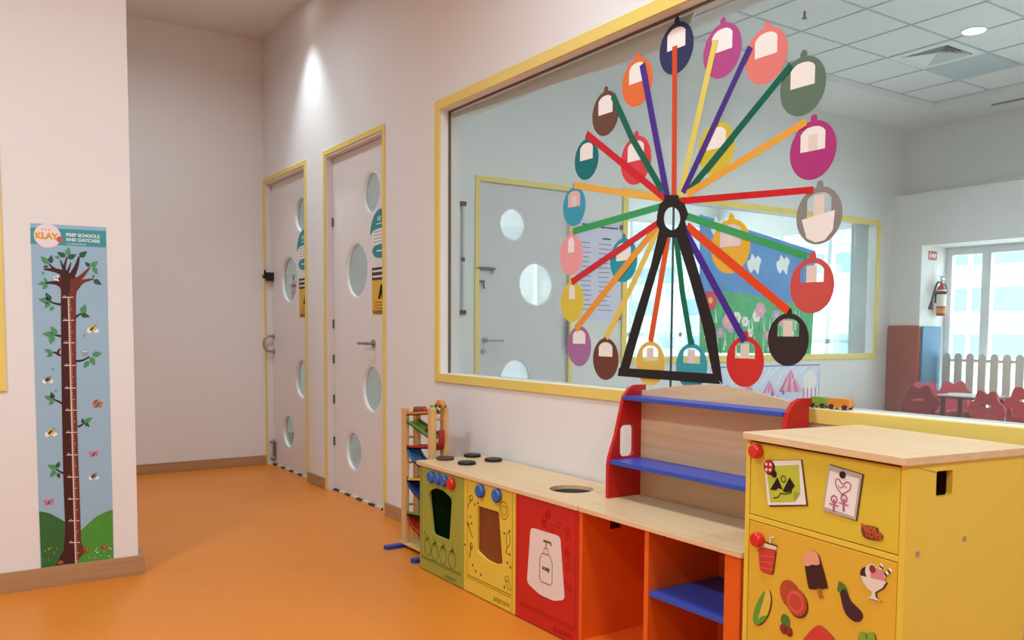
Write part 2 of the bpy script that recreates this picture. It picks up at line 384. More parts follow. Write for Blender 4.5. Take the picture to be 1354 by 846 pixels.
# lintel box behind the glass
struct('trim_1', MB().box((WX0,TW,WZ1-.005),(WX1,.205,WZ1+.12)), CEIL)
k = MB()
lo = [GLASS.at(*p) for p in ((609,157),(750,115),(826,90),(871,77),(905,66))]
k.prism(Frame((0,.085,0),(1,0,0),Z,(0,-1,0)), [(WX0+.002,WZ1-.03),(-3.1,2.262),(-2.75,2.243),(-2.5,2.232),(-2.36,2.245),(-2.3,WZ1-.006),(WX0+.002,WZ1-.006)], 0, .006)
tag(k.build('window_valance', mat('valance_cloth','#e9e1da',.8), None, loc=(-3.2,.085,2.3)), 'pale strip sagging behind the top left of the big window', 'valance')

# window in the left wall (only its yellow frame edge shows)
w4 = struct('window_4')
f4 = MB(); f4.box((XP,-2.085,.877),(XP+.01,-2.04,2.43)).box((XP,-4.2,.877),(XP+.01,-2.085,.923)).box((XP,-4.2,2.38),(XP+.01,-2.085,2.43)).box((XP,-4.245,.877),(XP+.01,-4.2,2.43)); f4.build('window_frame', YEL, w4, .002)
MB().box((XP,-4.2,.923),(XP+.004,-2.085,2.38)).build('window_pane', mat('dark_pane','#7d8888',.1,.6), w4)

# ------------------------------------------------------------------ room A behind the glass
YA, YA2 = 7.12, 7.36
AX1 = 2.4; WB = (2.98, 6.815, .907, 2.392)
FLA = mat('room_floor_pale', '#c6c4c1', .35, .4)
struct('floor_playroom', MB().box((-5.96,.06,-.1),(AX1,9.0,0)), FLA)
w = MB(); sx0, sx1 = -6.08, -5.96; DY = (1.39, 2.31)
for a, b, z0, z1 in ((TW,DY[0],0,3.8),(DY[0],DY[1],2.36,3.8),(DY[1],WB[0],0,3.8),(WB[0],WB[1],0,WB[2]),(WB[0],WB[1],WB[3],3.8),(WB[1],7.6,0,3.8)):
    w.box((sx0,a,z0),(sx1,b,z1))
struct('wall_side', w, WALLA)
RX = -5.583; GY = 7.66
struct('wall_pier', MB().box((-5.96,YA,0),(RX,GY+.1,2.15)), WALLA)
struct('wall_lintel', MB().box((-5.96,YA,2.15),(AX1,GY+.1,2.75)), WALLA)
struct('wall_far', MB().box((-5.96,YA2,2.75),(AX1,GY+.1,3.8)), WALLA)
struct('wall_near', MB().box((AX1,TW,0),(AX1+.1,9,3.8)), WALLA)
# ceiling: tiles in a recess with a plaster border
TX0, TY1, TS, TZ = -5.2, 6.59, .59, 3.6
VX, VY = TX0+TS*1.5, TY1-TS*2.5; VR = .211
struct('ceiling_tiles', MB().box((TX0,.2,TZ),(VX-VR,TY1,TZ+.05)).box((VX+VR,.2,TZ),(AX1,TY1,TZ+.05)).box((VX-VR,.2,TZ),(VX+VR,VY-VR,TZ+.05)).box((VX-VR,VY+VR,TZ),(VX+VR,TY1,TZ+.05)), TILE)
g = MB(); x = TX0
while x < AX1: g.box((x-.008,.2,TZ-.006),(x+.008,TY1,TZ)); x += TS
y = TY1
while y > .2: g.box((TX0,y-.008,TZ-.006),(AX1,y+.008,TZ)); y -= TS
struct('trim_2', g, GRID)
struct('ceiling_border', MB().box((sx0,TW,3.53),(TX0,7.6,3.8)).box((TX0,TY1,3.53),(AX1,7.6,3.8)), WALLA)
tag(MB().box((-4.75,6.9,3.52),(-2.5,6.93,3.532)).build('air_slot', mat('slot_grey','#5c6464',.6), None, loc=(-4,6.9,3.526)), 'thin dark linear air slot in the plaster ceiling border', 'vent')
# light grey panel tile
tx, ty = TX0+TS, TY1-TS
tag(MB().box((tx+.01,ty-TS+.01,TZ-.008),(tx+TS-.01,ty-.01,TZ-.001)).build('access_panel', mat('panel_grey','#b9c4cb',.6), None, loc=(tx+TS/2,ty-TS/2,TZ)), 'flat blue-grey square panel beside the ceiling vent', 'panel')
# air diffuser
ty2 = ty-TS
vt = thing('ceiling_vent', 'square slatted air vent in the tiled ceiling', 'vent', (tx+TS/2,ty2-TS/2,TZ))
cxv, cyv = tx+TS/2, ty2-TS/2; VWH = mat('vent_white','#e2e8e8',.5,.3)
MB().prism(WORLD, rect(cxv-.285,cyv-.285,cxv+.285,cyv+.285), TZ-.01, TZ-.001, None, [rect(cxv-.21,cyv-.21,cxv+.21,cyv+.21)]).build('vent_frame', VWH, vt, .002)
MB().prism(WORLD, rect(cxv-.21,cyv-.21,cxv+.21,cyv+.21), TZ, TZ+.15, None, [rect(cxv-.205,cyv-.205,cxv+.205,cyv+.205)]).box((cxv-.21,cyv-.21,TZ+.15),(cxv+.21,cyv+.21,TZ+.16)).build('vent_backing', mat('vent_dark','#101617',.8), vt)
sl = MB(); Q4 = ((-1,-1),(1,-1),(1,1),(-1,1))
for i in range(5):
    r0 = .2-.038*i; r1 = max(r0-.045, .004)
    vs = [Vector((cxv+a*r0,cyv+b*r0,TZ-.012+.004*i)) for a, b in Q4]+[Vector((cxv+a*r1,cyv+b*r1,TZ+.026+.004*i)) for a, b in Q4]
    vs2 = [v+Vector((0,0,.003)) for v in vs]
    sl.add(vs+vs2, [f for i2 in range(4) for f in ((i2,(i2+1)%4,4+(i2+1)%4,4+i2),(8+i2,12+i2,12+(i2+1)%4,8+(i2+1)%4))])
sl.build('slats', VWH, vt)
dl = thing('ceiling_downlight', 'round glowing downlight in the tiled ceiling', 'light', (-3.805,4.766,TZ))
MB().prism(WORLD, circ(-3.805,4.766,.1), TZ-.008, TZ-.001, None, [circ(-3.805,4.766,.085)]).build('light_trim', VWH, dl)
MB().prism(WORLD, circ(-3.805,4.766,.084), TZ-.006, TZ-.002).build('light_lens', emis('lamp_glow','#ffffff',12), dl)
sp = thing('ceiling_sprinkler', 'small metal sprinkler head under the ceiling tiles', 'sprinkler', (-4.32,3.3,TZ))
MB().cyl((-4.32,3.3,TZ-.05),(-4.32,3.3,TZ),.009).build('pipe', DKSTEEL, sp)
MB().cyl((-4.32,3.3,TZ-.056),(-4.32,3.3,TZ-.05),.02).build('deflector', DKSTEEL, sp)

# door 3 in the side wall
d3 = struct('door_3'); cw = .04
fr = MB(); fr.box((-5.96,DY[0]-cw,0),(-5.95,DY[0],2.36+cw)).box((-5.96,DY[1],0),(-5.95,DY[1]+cw,2.36+cw)).box((-5.96,DY[0],2.36),(-5.95,DY[1],2.36+cw)); fr.build('door_frame', YEL, d3, .002)
LE3 = Frame((-5.975,0,0),(0,1,0),Z,(1,0,0))
hs3 = [((LE3.at(679,295)[0],2.035),.135),((LE3.at(710,375)[0],1.545),.187),((LE3.at(682,500)[0],.75),.155),((LE3.at(705,540)[0],.31),.135)]
DOORC = mat('door_laminate_grey','#cfcdd0',.45,.35)
leaf3 = MB().prism(LE3, rect(DY[0]+.004,.01,DY[1]-.004,2.355), -.04, 0, None, [circ(c[0],c[1],r,48) for c, r in hs3]).build('door_leaf', DOORC, d3)
gm = MB(); rm = MB(); FROST = glassmat('frosted_porthole','#ffffff',haze=.55)
for c, r in hs3:
    gm.prism(LE3, circ(c[0],c[1],r-.001,48), -.03, -.024); rm.prism(LE3, circ(c[0],c[1],r-.001,48), -.024, -.003, None, [circ(c[0],c[1],r-.01,48)])
gm.build('porthole_glass', FROST, leaf3); rm.build('porthole_ring', WHITE, leaf3)
lever(leaf3, *LE3.at(641,450), .15, LE3)
u3, v3 = LE3.at(639,465)
MB().cyl(LE3.p(u3,v3,0), LE3.p(u3,v3,.012), .022).cyl(LE3.p(u3,v3,.012), LE3.p(u3,v3,.016), .012).build('key_plate', STEEL, leaf3)
u3, v3 = LE3.at(640,355)
m = MB(); m.box((u3-.07,v3-.015,0),(u3+.09,v3+.012,.012), None, LE3); m.tube([LE3.p(u3-.09,v3,.02),LE3.p(u3+.1,v3,.02)], .008); m.cyl(LE3.p(u3+.07,v3-.04,.02),LE3.p(u3+.07,v3,.02),.007); m.build('slide_bolt', DKSTEEL, leaf3)
u3, v3 = LE3.at(636,372)
m = MB(); m.box((u3-.03,v3-.01,0),(u3+.03,v3+.01,.015), None, LE3); m.tube([LE3.p(u3+.01,v3,.02),LE3.p(u3+.02,v3-.06,.02)], .007); m.build('padlock_hasp', DKSTEEL, leaf3)
# vertical push plate on the right jamb
u3, v3 = SIDE.at(750,440)
MB().box((u3-.012,v3-.12,.01),(u3+.012,v3+.12,.02), None, SIDE).cyl(SIDE.p(u3,v3-.17,.015),SIDE.p(u3,v3+.14,.015),.006).build('door_closer_bar', DKSTEEL, d3)

# side window 2
w2 = struct('window_2'); cw = .06
fr = MB(); fr.box((-5.96,WB[0]-cw,WB[2]-cw),(-5.945,WB[0],WB[3]+cw)).box((-5.96,WB[1],WB[2]-cw),(-5.945,WB[1]+cw,WB[3]+cw)).box((-5.96,WB[0],WB[2]-cw),(-5.945,WB[1],WB[2])).box((-5.96,WB[0],WB[3]),(-5.945,WB[1],WB[3]+cw)); fr.build('window_frame', YEL, w2, .002)
MB().box((-6.03,WB[0],WB[2]),(-6.02,WB[1],WB[3])).build('window_pane', GLS, w2)
MB().box((-6.06,WB[1]-.34,WB[2]),(-6.0,WB[1]-.1,WB[3])).build('reveal_strip', mat('reveal_grey','#a9b3b5',.4), w2)  # added grey strip, stands in for the window's right-hand reveal

# room B beyond the side wall, lit by its own windows
FLB = mat('room_floor_teal', '#3d5654', .4, .3)
struct('floor_next', MB().box((-9.2,.06,-.1),(-5.961,7.8,0)), FLB)
struct('ceiling_next', MB().box((-9.2,TW,3.2),(-6.08,7.8,3.3)), WALLA)
w = MB(); w.box((-9.3,TW,0),(-9.2,2.6,3.2)).box((-9.3,2.6,0),(-9.2,7.8,.25)).box((-9.3,2.6,2.7),(-9.2,7.8,3.2)).box((-9.3,5.1,.25),(-9.2,5.4,2.7))
w.box((-9.2,7.66,0),(-6.08,7.76,.25)).box((-9.2,7.66,2.5),(-6.08,7.76,3.2)).box((-9.2,7.66,.25),(-8.7,7.76,2.5)).box((-6.5,7.66,.25),(-6.08,7.76,2.5))
struct('wall_next', w, WALLA)
struct('wall_divide', MB().box((-9.3,TW,0),(-7.3,TW+.1,3.2)), WALLA)
w5 = struct('window_5'); k = MB()
for y in (3.4,4.3,5.9,6.9): k.box((-9.28,y-.03,.25),(-9.2,y+.03,2.7))
for z in (1.1,): k.box((-9.28,2.6,z-.03),(-9.2,7.8,z+.03))
for x in (-8.0,-7.2): k.box((x-.03,7.66,.25),(x+.03,7.74,2.5))
k.box((-8.7,7.66,1.0),(-6.5,7.74,1.06)); k.build('window_bars', mat('alu_white','#d9e1e3',.4), w5)

# exterior window 3 of the playroom
w3 = struct('window_3'); ALU = mat('alu_frame','#e3eaec',.4)
k = MB(); k.box((RX,GY-.02,2.06),(AX1,GY+.06,2.15)).box((RX,GY-.02,0),(RX+.07,GY+.06,2.06))
mx = -5.11
while mx < AX1: k.box((mx-.05,GY-.03,0),(mx+.05,GY+.06,2.06)); mx += 1.1
k.build('window_frame', ALU, w3, .004)
MB().box((RX+.07,GY+.01,.0),(AX1,GY+.02,2.06)).build('window_pane', GLS, w3)

# buildings outside
FAC = mat('facade_white','#b0babd',.7); FGL = mat('facade_glass','#7592a0',.15,.6); FGL2 = mat('facade_band','#9fb0b5',.4)
def building(name, label, x0, x1, y0, y1, h, face):
    o = thing(name, label, 'building', ((x0+x1)/2,(y0+y1)/2,-6))
    MB().box((x0,y0,-6),(x1,y1,h)).build('wall', FAC, o)
    gl = MB(); bd = MB(); z = -5.2; i = 0
    while z < h-1:
        if face == 'y':
            n = int((x1-x0)/1.4)
            for j in range(n):
                if (i*7+j*3)%5: gl.box((x0+.1+j*1.4,y0-.03,z),(x0+1.35+j*1.4,y0-.001,z+.55))
            bd.box((x0,y0-.25,z+.8),(x1,y0-.001,z+.86))
        else:
            n = int((y1-y0)/1.4)
            for j in range(n):
                if (i*7+j*3)%5: gl.box((x1+.001,y0+.1+j*1.4,z),(x1+.03,y0+1.35+j*1.4,z+.55))
            bd.box((x1+.001,y0,z+.8),(x1+.25,y1,z+.86))
        z += 1.15; i += 1
    gl.build('window_band', FGL, o); bd.build('ledge', FGL2, o)
building('office_building', 'white office block with rows of blue windows beyond the playroom window', -24, 0, 19, 30, 14, 'y')
building('apartment_block', 'white block with pale blue window bands beyond the side window', -34, -23.5, -4, 18, 14, 'x')

# ------------------------------------------------------------------ playroom things
RED_M = mat('mat_red_vinyl','#9c3a28',.45,.4); BLU_M = mat('mat_blue_vinyl','#3f7fa6',.45,.4)
k = thing('gym_mat', 'tall red-brown padded mat standing against the far corner wall', 'mat', (-5.75,YA-.03,.0))
MB().prism(WALL, rrect(-5.945,.005,-5.56,1.235,.03), -YA+.001, -YA+.05).build('padding', RED_M, k, .008)
MB().box((-5.945,YA-.056,.6),(-5.56,YA-.05,.603)).build('seam', mat('seam_dark','#6b281c',.6), k)
k = thing('gym_mat', 'tall blue padded mat behind the red mat, below the fire extinguisher', 'mat', (RX+.03,7.3,.0))
FRX = Frame((RX,0,0),(0,1,0),Z,(1,0,0))
MB().prism(FRX, rrect(YA+.0,.005,7.5,1.225,.03), .001, .05).build('padding', BLU_M, k, .008)
MB().box((RX+.05,YA+.01,.6),(RX+.053,7.49,.603)).build('seam', mat('seam_dark_blue','#274f68',.6), k)
# fire extinguisher
ey, ez = FRX.at(1237,395); ex = RX+.07
fe = thing('fire_extinguisher', 'red fire extinguisher with white label hung on the window reveal', 'fire extinguisher', (ex,ey,ez-.17))
EXR = mat('extinguisher_red','#c22a2a',.3,.5)
MB().lathe((ex,ey,ez-.2),[(.045,0),(.052,.01),(.052,.3),(.045,.33),(.02,.36),(.016,.38)], EXR).build('cylinder', None, fe)
MB().lathe((ex,ey,ez-.09),[(.0525,0),(.0525,.19)], PAPER).lathe((ex,ey,ez+.05),[(.053,0),(.053,.035)], INK).lathe((ex,ey,ez-.17),[(.0526,0),(.0526,.06)], mat('label_gold','#d69a3a',.5)).build('body_label', None, fe)
m = MB(); m.cyl((ex,ey,ez+.16),(ex,ey,ez+.24),.014); m.box((ex-.012,ey-.02,ez+.22),(ex+.012,ey+.05,ez+.235)); m.box((ex-.03,ey-.012,ez+.25),(ex+.05,ey+.012,ez+.26)); m.cyl((ex,ey,ez+.23),(ex,ey,ez+.255),.008); m.build('valve', STEEL, fe)
m = MB(); m.tube(smooth([(ex,ey,ez+.18),(ex+.0,ey-.09,ez+.18),(ex-.0,ey-.16,ez+.06),(ex-.0,ey-.2,ez-.04)],5,False),.012); m.cyl((ex-.0,ey-.2,ez-.04),(ex-.0,ey-.22,ez-.13),.016,None,.03); m.build('hose', BLACK, fe)
m = MB(); m.tube(smooth([(ex,ey+.01,ez+.18),(ex+.01,ey+.07,ez+.15),(ex+.01,ey+.1,ez+.08)],4,False),.008); m.build('lever', BLACK, fe)
MB().box((RX,ey-.02,ez-.05),(ex-.052,ey+.02,ez+.1)).build('bracket', BLACK, fe)
uy, vz = FRX.at(1233,338)
k = MB(); k.prism(FRX, rect(uy-.085,vz-.05,uy+.085,vz+.05), .001, .004, mat('sign_red','#b5503f',.5))
k.strip(FRX, [(uy-.055,vz-.03),(uy-.055,vz+.03)], .02, PAPER, .004, .0046); k.prism(FRX, circ(uy-.0,vz,.022,14), .004, .0046, PAPER); k.strip(FRX, [(uy+.045,vz-.03),(uy+.045,vz+.03),(uy+.065,vz+.0)], .018, PAPER, .004, .0046)
tag(k.build('fire_sign', None, None, loc=FRX.p(uy,vz,.001)), 'small red pictogram sign above the fire extinguisher', 'sign')
# picket fence
PICK = mat('picket_paint','#d3cdc2',.6)
fe_ = thing('picket_fence', 'low pale picket fence in front of the playroom window', 'fence', (-4.0,7.45,0))
FEN = Frame((0,7.5,0),(1,0,0),Z,(0,-1,0)); x = -5.45; i = 0
while x < -2.0:
    MB().prism(FEN, [(x-.044,.0),(x+.044,.0)]+[(x+.044*math.cos(a*PI/8),.875+.044*math.sin(a*PI/8)) for a in range(9)], 0, .016).build('picket', PICK, fe_, .003); x += .136
MB().box((-5.5,7.5,.82),(-2.0,7.52,.85)).box((-5.5,7.5,.2),(-2.0,7.52,.24)).build('rail', PICK, fe_)
# play table
tb = thing('play_table', 'low white-topped play table with maroon legs among red chairs', 'table', (-4.74,6.72,0))
MAR = mat('maroon_plastic','#6d1526',.35,.45); TT = mat('table_white','#d8dcdd',.3,.4)
MB().prism(WORLD, rrect(-5.0,6.5,-4.48,6.95,.04), .485, .5, TT).build('table_top', None, tb, .003)
MB().prism(WORLD, rrect(-5.005,6.495,-4.475,6.955,.04), .465, .485, MAR).build('table_apron', None, tb, .003)
for x, y in ((-4.95,6.55),(-4.53,6.55),(-4.95,6.9),(-4.53,6.9)): MB().cyl((x,y,0),(x,y,.465),.022,MAR,.03).build('leg', None, tb)
# chairs
CH = {'dark': mat('chair_red_shaded','#7d0d1f',.25,.5), 'red': mat('chair_red','#bd1029',.25,.5), 'pink': mat('chair_red_backlit','#d8586c',.25,.5)}  # one red plastic; dark and pink copies have backlight put into the colour
def chair(label, x, y, rz, kind, g='moulded play chairs round the low table'):
    o = thing('play_chair', label, 'chair', (x,y,0), g); m = CH[kind]; c, s = math.cos(rz), math.sin(rz)
    fr = lambda oy, tilt=0: Frame((x-s*oy*1, y+c*oy, 0), (c, s, 0), Z, (s, -c, 0))
    B = fr(.13); outl = smooth([(-.125,.1),(-.14,.27),(-.215,.41),(-.185,.485),(-.145,.505),(-.12,.57),(-.09,.605),(-.045,.6),(0,.575),(.045,.6),(.09,.605),(.12,.57),(.145,.505),(.185,.485),(.215,.41),(.14,.27),(.125,.1)],4)
    MB().prism(B, outl, 0, .022, m, [rrect(-.06,.45,.06,.475,.012)]).build('backrest', None, o, .006)
    St = Frame((x, y, 0), (c, s, 0), (-s, c, 0), Z)
    MB().prism(St, roundpoly([(-.15,-.16),(.15,-.16),(.14,.15),(-.14,.15)],.04), .27, .295, m).build('seat', None, o, .008)
    for sx in (-1, 1):
        Lg = Frame((x+c*sx*.15, y+s*sx*.15, 0), (-s, c, 0), Z, (c, s, 0))
        MB().prism(Lg, roundpoly([(-.18,0),(-.1,0),(-.03,.17),(.05,.17),(.1,0),(.18,0),(.15,.4),(.1,.4),(.05,.3),(-.15,.3)],.03), -.011, .011, m).build('side_leg', None, o, .004)
    return o
chair('red moulded chair coloured dark for shade, beside the red mat, before the pink-coloured one', -5.04,6.14,math.radians(-123),'dark')
chair('red moulded chair coloured pink for backlight, behind the dark-coloured one, before the blue mat', -5.23,6.77,math.radians(56),'pink')
chair('red moulded chair coloured pink for backlight, between the low table and the picket fence', -5.13,7.17,math.radians(50),'pink')
chair('bright red moulded chair with crown top, behind the two near red chairs by the table', -4.2,6.85,math.radians(56),'red')
chair('red moulded chair at the near corner of the low table, seen half side on', -4.13,6.03,math.radians(162),'red')
chair('red moulded chair at the right edge of the window view', -3.66,6.12,math.radians(-150),'red')

# timetable poster, holder strip, painting, circus sheet
def quad(fr, pts): return [fr.at(*p) for p in pts]
SIGNL = mat('timetable_lavender','#d2d0e6',.5,.3)
sh = thing('timetable_poster', 'tall pale lavender timetable sheet hung between the grey door and side window', 'poster', SIDE.p(2.66,1.25,0))
q = (2.39, 1.245, 2.905, 2.135)
MB().prism(SIDE, rect(*q), .004, .007, SIGNL).build('sheet', None, sh)
TTI = mat('timetable_ink','#5c5d72',.7); k = MB(); pr = random.Random(3)
k.strip(SIDE, [(2.45,2.09),(2.62,2.09)], .014, INK, .0071, .0076); k.strip(SIDE, [(2.66,2.075),(2.86,2.075)], .012, INK, .0071, .0076)
k.strip(SIDE, [(2.68,1.975),(2.78,1.975)], .012, INK, .0071, .0076)
for i in range(15):
    z = 1.93-.042*i
    k.strip(SIDE, [(2.44,z),(2.44+pr.uniform(.09,.13),z)], .006, TTI, .0071, .0076); k.strip(SIDE, [(2.64,z-.005),(2.64+pr.uniform(.1,.18),z-.005)], .006, TTI, .0071, .0076)
k.build('printed_lines', None, sh)
k = MB()
for a, c in ((2.9,2.09),(2.9,1.27),(2.4,2.11)): k.box((a-.015,c-.02,.004),(a+.015,c+.02,.02), None, SIDE)
k.build('clips', DKSTEEL, sh)
hs = thing('clear_display_strip', 'narrow clear strip with black clips left of the grey door in the playroom', 'holder', SIDE.p(1.24,1.7,0))
MB().box((1.222,1.29,.006),(1.235,2.16,.03), None, SIDE).build('clear_edge', mat('clear_acrylic','#c3cacc',.2,.5), hs)
k = MB(); k.box((1.2,2.14,0),(1.25,2.175,.035), None, SIDE).box((1.2,1.275,0),(1.25,1.31,.035), None, SIDE).box((1.222,1.7,0),(1.24,1.73,.03), None, SIDE); k.build('clip', BLACK, hs)
PW = Frame((-5.94,0,0),(0,1,0),Z,(1,0,0))
pt = thing('flower_painting', 'large painting of pink flowers under a blue sky on the side window', 'painting', PW.p(4.8,1.0,0))
MB().prism(PW, quad(PW, [(925,466),(925,283),(1078,332),(1072,468)]), 0, .002, mat('paint_sky','#5b93cf',.6,.2,0,1,.25,4)).build('sky_sheet', None, pt)
MB().prism(PW, smooth(quad(PW, [(925,466),(927,388),(955,385),(985,388),(1020,396),(1060,402),(1076,404),(1072,468)]),1), .0022, .003, mat('paint_grass','#4fae72',.6,.2,0,1,.45,9)).build('meadow', None, pt)
k = MB(); CW = mat('paint_white','#e8eef0',.6)
for cx, cy in ((997,349),(1035,350),(949,300)):
    a, b_ = PW.at(cx,cy)
    k.prism(PW, smooth([(a+.62*dx_,b_+.72*dy_) for dx_, dy_ in ((-.15,-.06),(-.17,.03),(-.1,.06),(-.06,.14),(.03,.08),(.08,.12),(.17,.06),(.13,-.02),(.1,-.14),(0,-.07),(-.07,-.13))],4), .0031, .0036, CW)
k.build('cloud', None, pt)
k = MB(); pr = random.Random(5); PK = [mat('petal_pink','#dd9cc4',.6), mat('petal_white','#ece6ee',.6), mat('petal_lilac','#b39ad0',.6), mat('petal_red','#d23a48',.6)]
for cx, cy, r, ci in ((939,397,11,3),(961,425,8,0),(974,420,7,1),(966,432,7,2),(1005,410,9,0),(1000,418,7,1),(1026,417,7,2),(985,425,6,1),(1035,425,6,0),(952,440,6,2),(1045,440,6,1),(992,440,5,1),(1015,444,6,0)):
    a, b_ = PW.at(cx,cy); R = r*.0085
    for t in range(6):
        k.prism(PW, circ(a+R*.6*math.cos(t*PI/3), b_+R*.6*math.sin(t*PI/3), R*.5, 8), .0034, .0038+.0001*t, PK[ci])
    k.prism(PW, circ(a,b_,R*.35,8), .0046, .005, mat('petal_core','#e9c45a',.6))
k.build('petals', None, pt)
k = MB(); GS = [mat('stem_dark','#2d7d45',.6), mat('stem_light','#9fd6b4',.6), mat('stem_mint','#d7eee2',.6)]
for i in range(70):
    cx = pr.uniform(930,1066); cy = pr.uniform(415,462); a, b_ = PW.at(cx,cy)
    k.strip(PW, [(a,b_-pr.uniform(.03,.1)),(a+pr.uniform(-.03,.03),b_+pr.uniform(.03,.12))], [.02,.006], GS[i%3], .003, .0033+.00001*i)
k.build('stems', None, pt)
cs = thing('circus_sheet', 'glossy wrapped sheet with pink circus tents below the side window', 'poster', SIDE.p(5,.45,0))
CB = mat('circus_pale','#ccd4ea',.25,.5,0,1,.1,12); CP = mat('circus_pink','#d0679a',.4); CR = mat('circus_rose','#e6a3bd',.4); CV = mat('circus_violet','#6f68b5',.5)
MB().prism(SIDE, rect(4.1,.3,5.82,.80), .002, .005, CB).build('sheet', None, cs)
k = MB()
def tent(cx, top, bot, wd):
    apex = SIDE.at(cx, top)
    for j in range(6):
        a, b_ = SIDE.at(cx-wd+2*wd*j/6, bot), SIDE.at(cx-wd+2*wd*(j+1)/6, bot)
        k.prism(SIDE, [a, b_, apex], .0052, .0057, CP if j%2 == 0 else CR)
tent(1045,487,518,16); tent(1017,502,520,9); tent(990,505,520,8); tent(960,508,521,9); tent(940,508,521,8)
for j in range(8):
    a = SIDE.at(1062+j*2.6, 512); b_ = SIDE.at(1062+j*2.6, 528); k.strip(SIDE, [a, b_], .02, CP if j%2 == 0 else PAPER, .0052, .0057)
k.prism(SIDE, circ(*SIDE.at(1070,503),.11,16), .0052, .0056, CREAM)
k.build('tents', None, cs)
k = MB()
k.strip(SIDE, [(4.1,.79),(5.82,.79),(5.815,.3)], .012, CV, .006, .0064)
for i in range(14):
    a = 4.15+i*.12; k.strip(SIDE, [(a,.6+.1*(i%2)),(a+.14,.78)], .008, PAPER, .006, .0064)
for i in range(16):
    a = SIDE.at(930+i*7, 519+(i%3)*2); k.prism(SIDE, circ(a[0],a[1],.025,8), .006, .0066, CV if i%2 else CR)
k.build('wrap_edges', None, cs)

# ------------------------------------------------------------------ paper big wheel on the glass
def paper(name, hexc): return mat('card_'+name, hexc, .6, .2, 0, 1, .05, 14)
GON = [ # word, colour, px centre, vertical radius px, inset colour, layer, extra label
 ('navy blue','#33365a',894.4,63.8,34,PAPER,'at the very top of the paper wheel'),
 ('magenta','#b04a86',955,67,36,PAPER,'near the top of the paper wheel, right of the navy one'),
 ('salmon pink','#dd7a72',1013,73.4,37.5,CREAM,'at the top right of the paper wheel'),
 ('grey-green','#5f7460',1061.4,114,39,CREAM,'at the upper right of the paper wheel'),
 ('bright orange','#e0703a',842.7,108.5,32,PAPER,'at the top left of the paper wheel, left of the navy one'),
 ('brown','#6b4a3c',800.9,150,29.5,PAPER,'at the upper left of the paper wheel'),
 ('dark teal','#1f7474',775.7,210.7,27,PAPER,'at the left of the paper wheel, under a red strip end'),
 ('light red','#d4454a',840.8,212,32,PAPER,'inside the paper wheel, crossed by red and green strips'),
 ('mustard yellow','#cdb93a',947,196,34.5,CREAM,'inside the paper wheel, crossed by purple and green strips'),
 ('deep magenta','#ab3677',1074.8,198.6,39,CREAM,'at the right of the paper wheel, by an orange strip end'),
 ('light blue','#3f9db8',759.4,273,25.8,mat('inset_pink','#e2b5b5',.6),'at the left edge of the paper wheel, above the pink one'),
 ('pale pink','#eba0a6',755.5,337,26.6,PAPER,'at the left edge of the paper wheel'),
 ('yellow','#d8c64a',756.6,399,26.6,CREAM,'at the left edge of the paper wheel, below the pink one'),
 ('mauve','#a4709e',766,457.6,26.6,PAPER,'at the lower left of the paper wheel'),
 ('chocolate brown','#6e4033',801,474.6,27.8,PAPER,'at the bottom left of the paper wheel'),
 ('cream yellow','#dcb75c',860,480.6,29.5,PAPER,'at the bottom between the black stand legs'),
 ('turquoise','#3f9fa8',914.4,484,30.2,PAPER,'at the bottom by the right black stand leg'),
 ('strong red','#cf322c',985,478,33.7,CREAM,'at the bottom right of the paper wheel'),
 ('near-black brown','#382b29',1042,449,35,CREAM,'at the lower right of the paper wheel'),
 ('brick red','#c9524a',1073.4,377.5,36.8,CREAM,'at the right of the paper wheel below the grey one'),
 ('grey','#8a8681',1083,285,38.2,CREAM,'at the right end of the long red strip'),
 ('golden yellow','#dfb03a',966,325.5,36,mat('inset_lilac','#d9cbd4',.6),'inside the paper wheel, crossed by a green strip'),
 ('teal blue','#2f97a8',824.7,344,29,PAPER,'inside the paper wheel, crossed by a red strip on the left'),
]
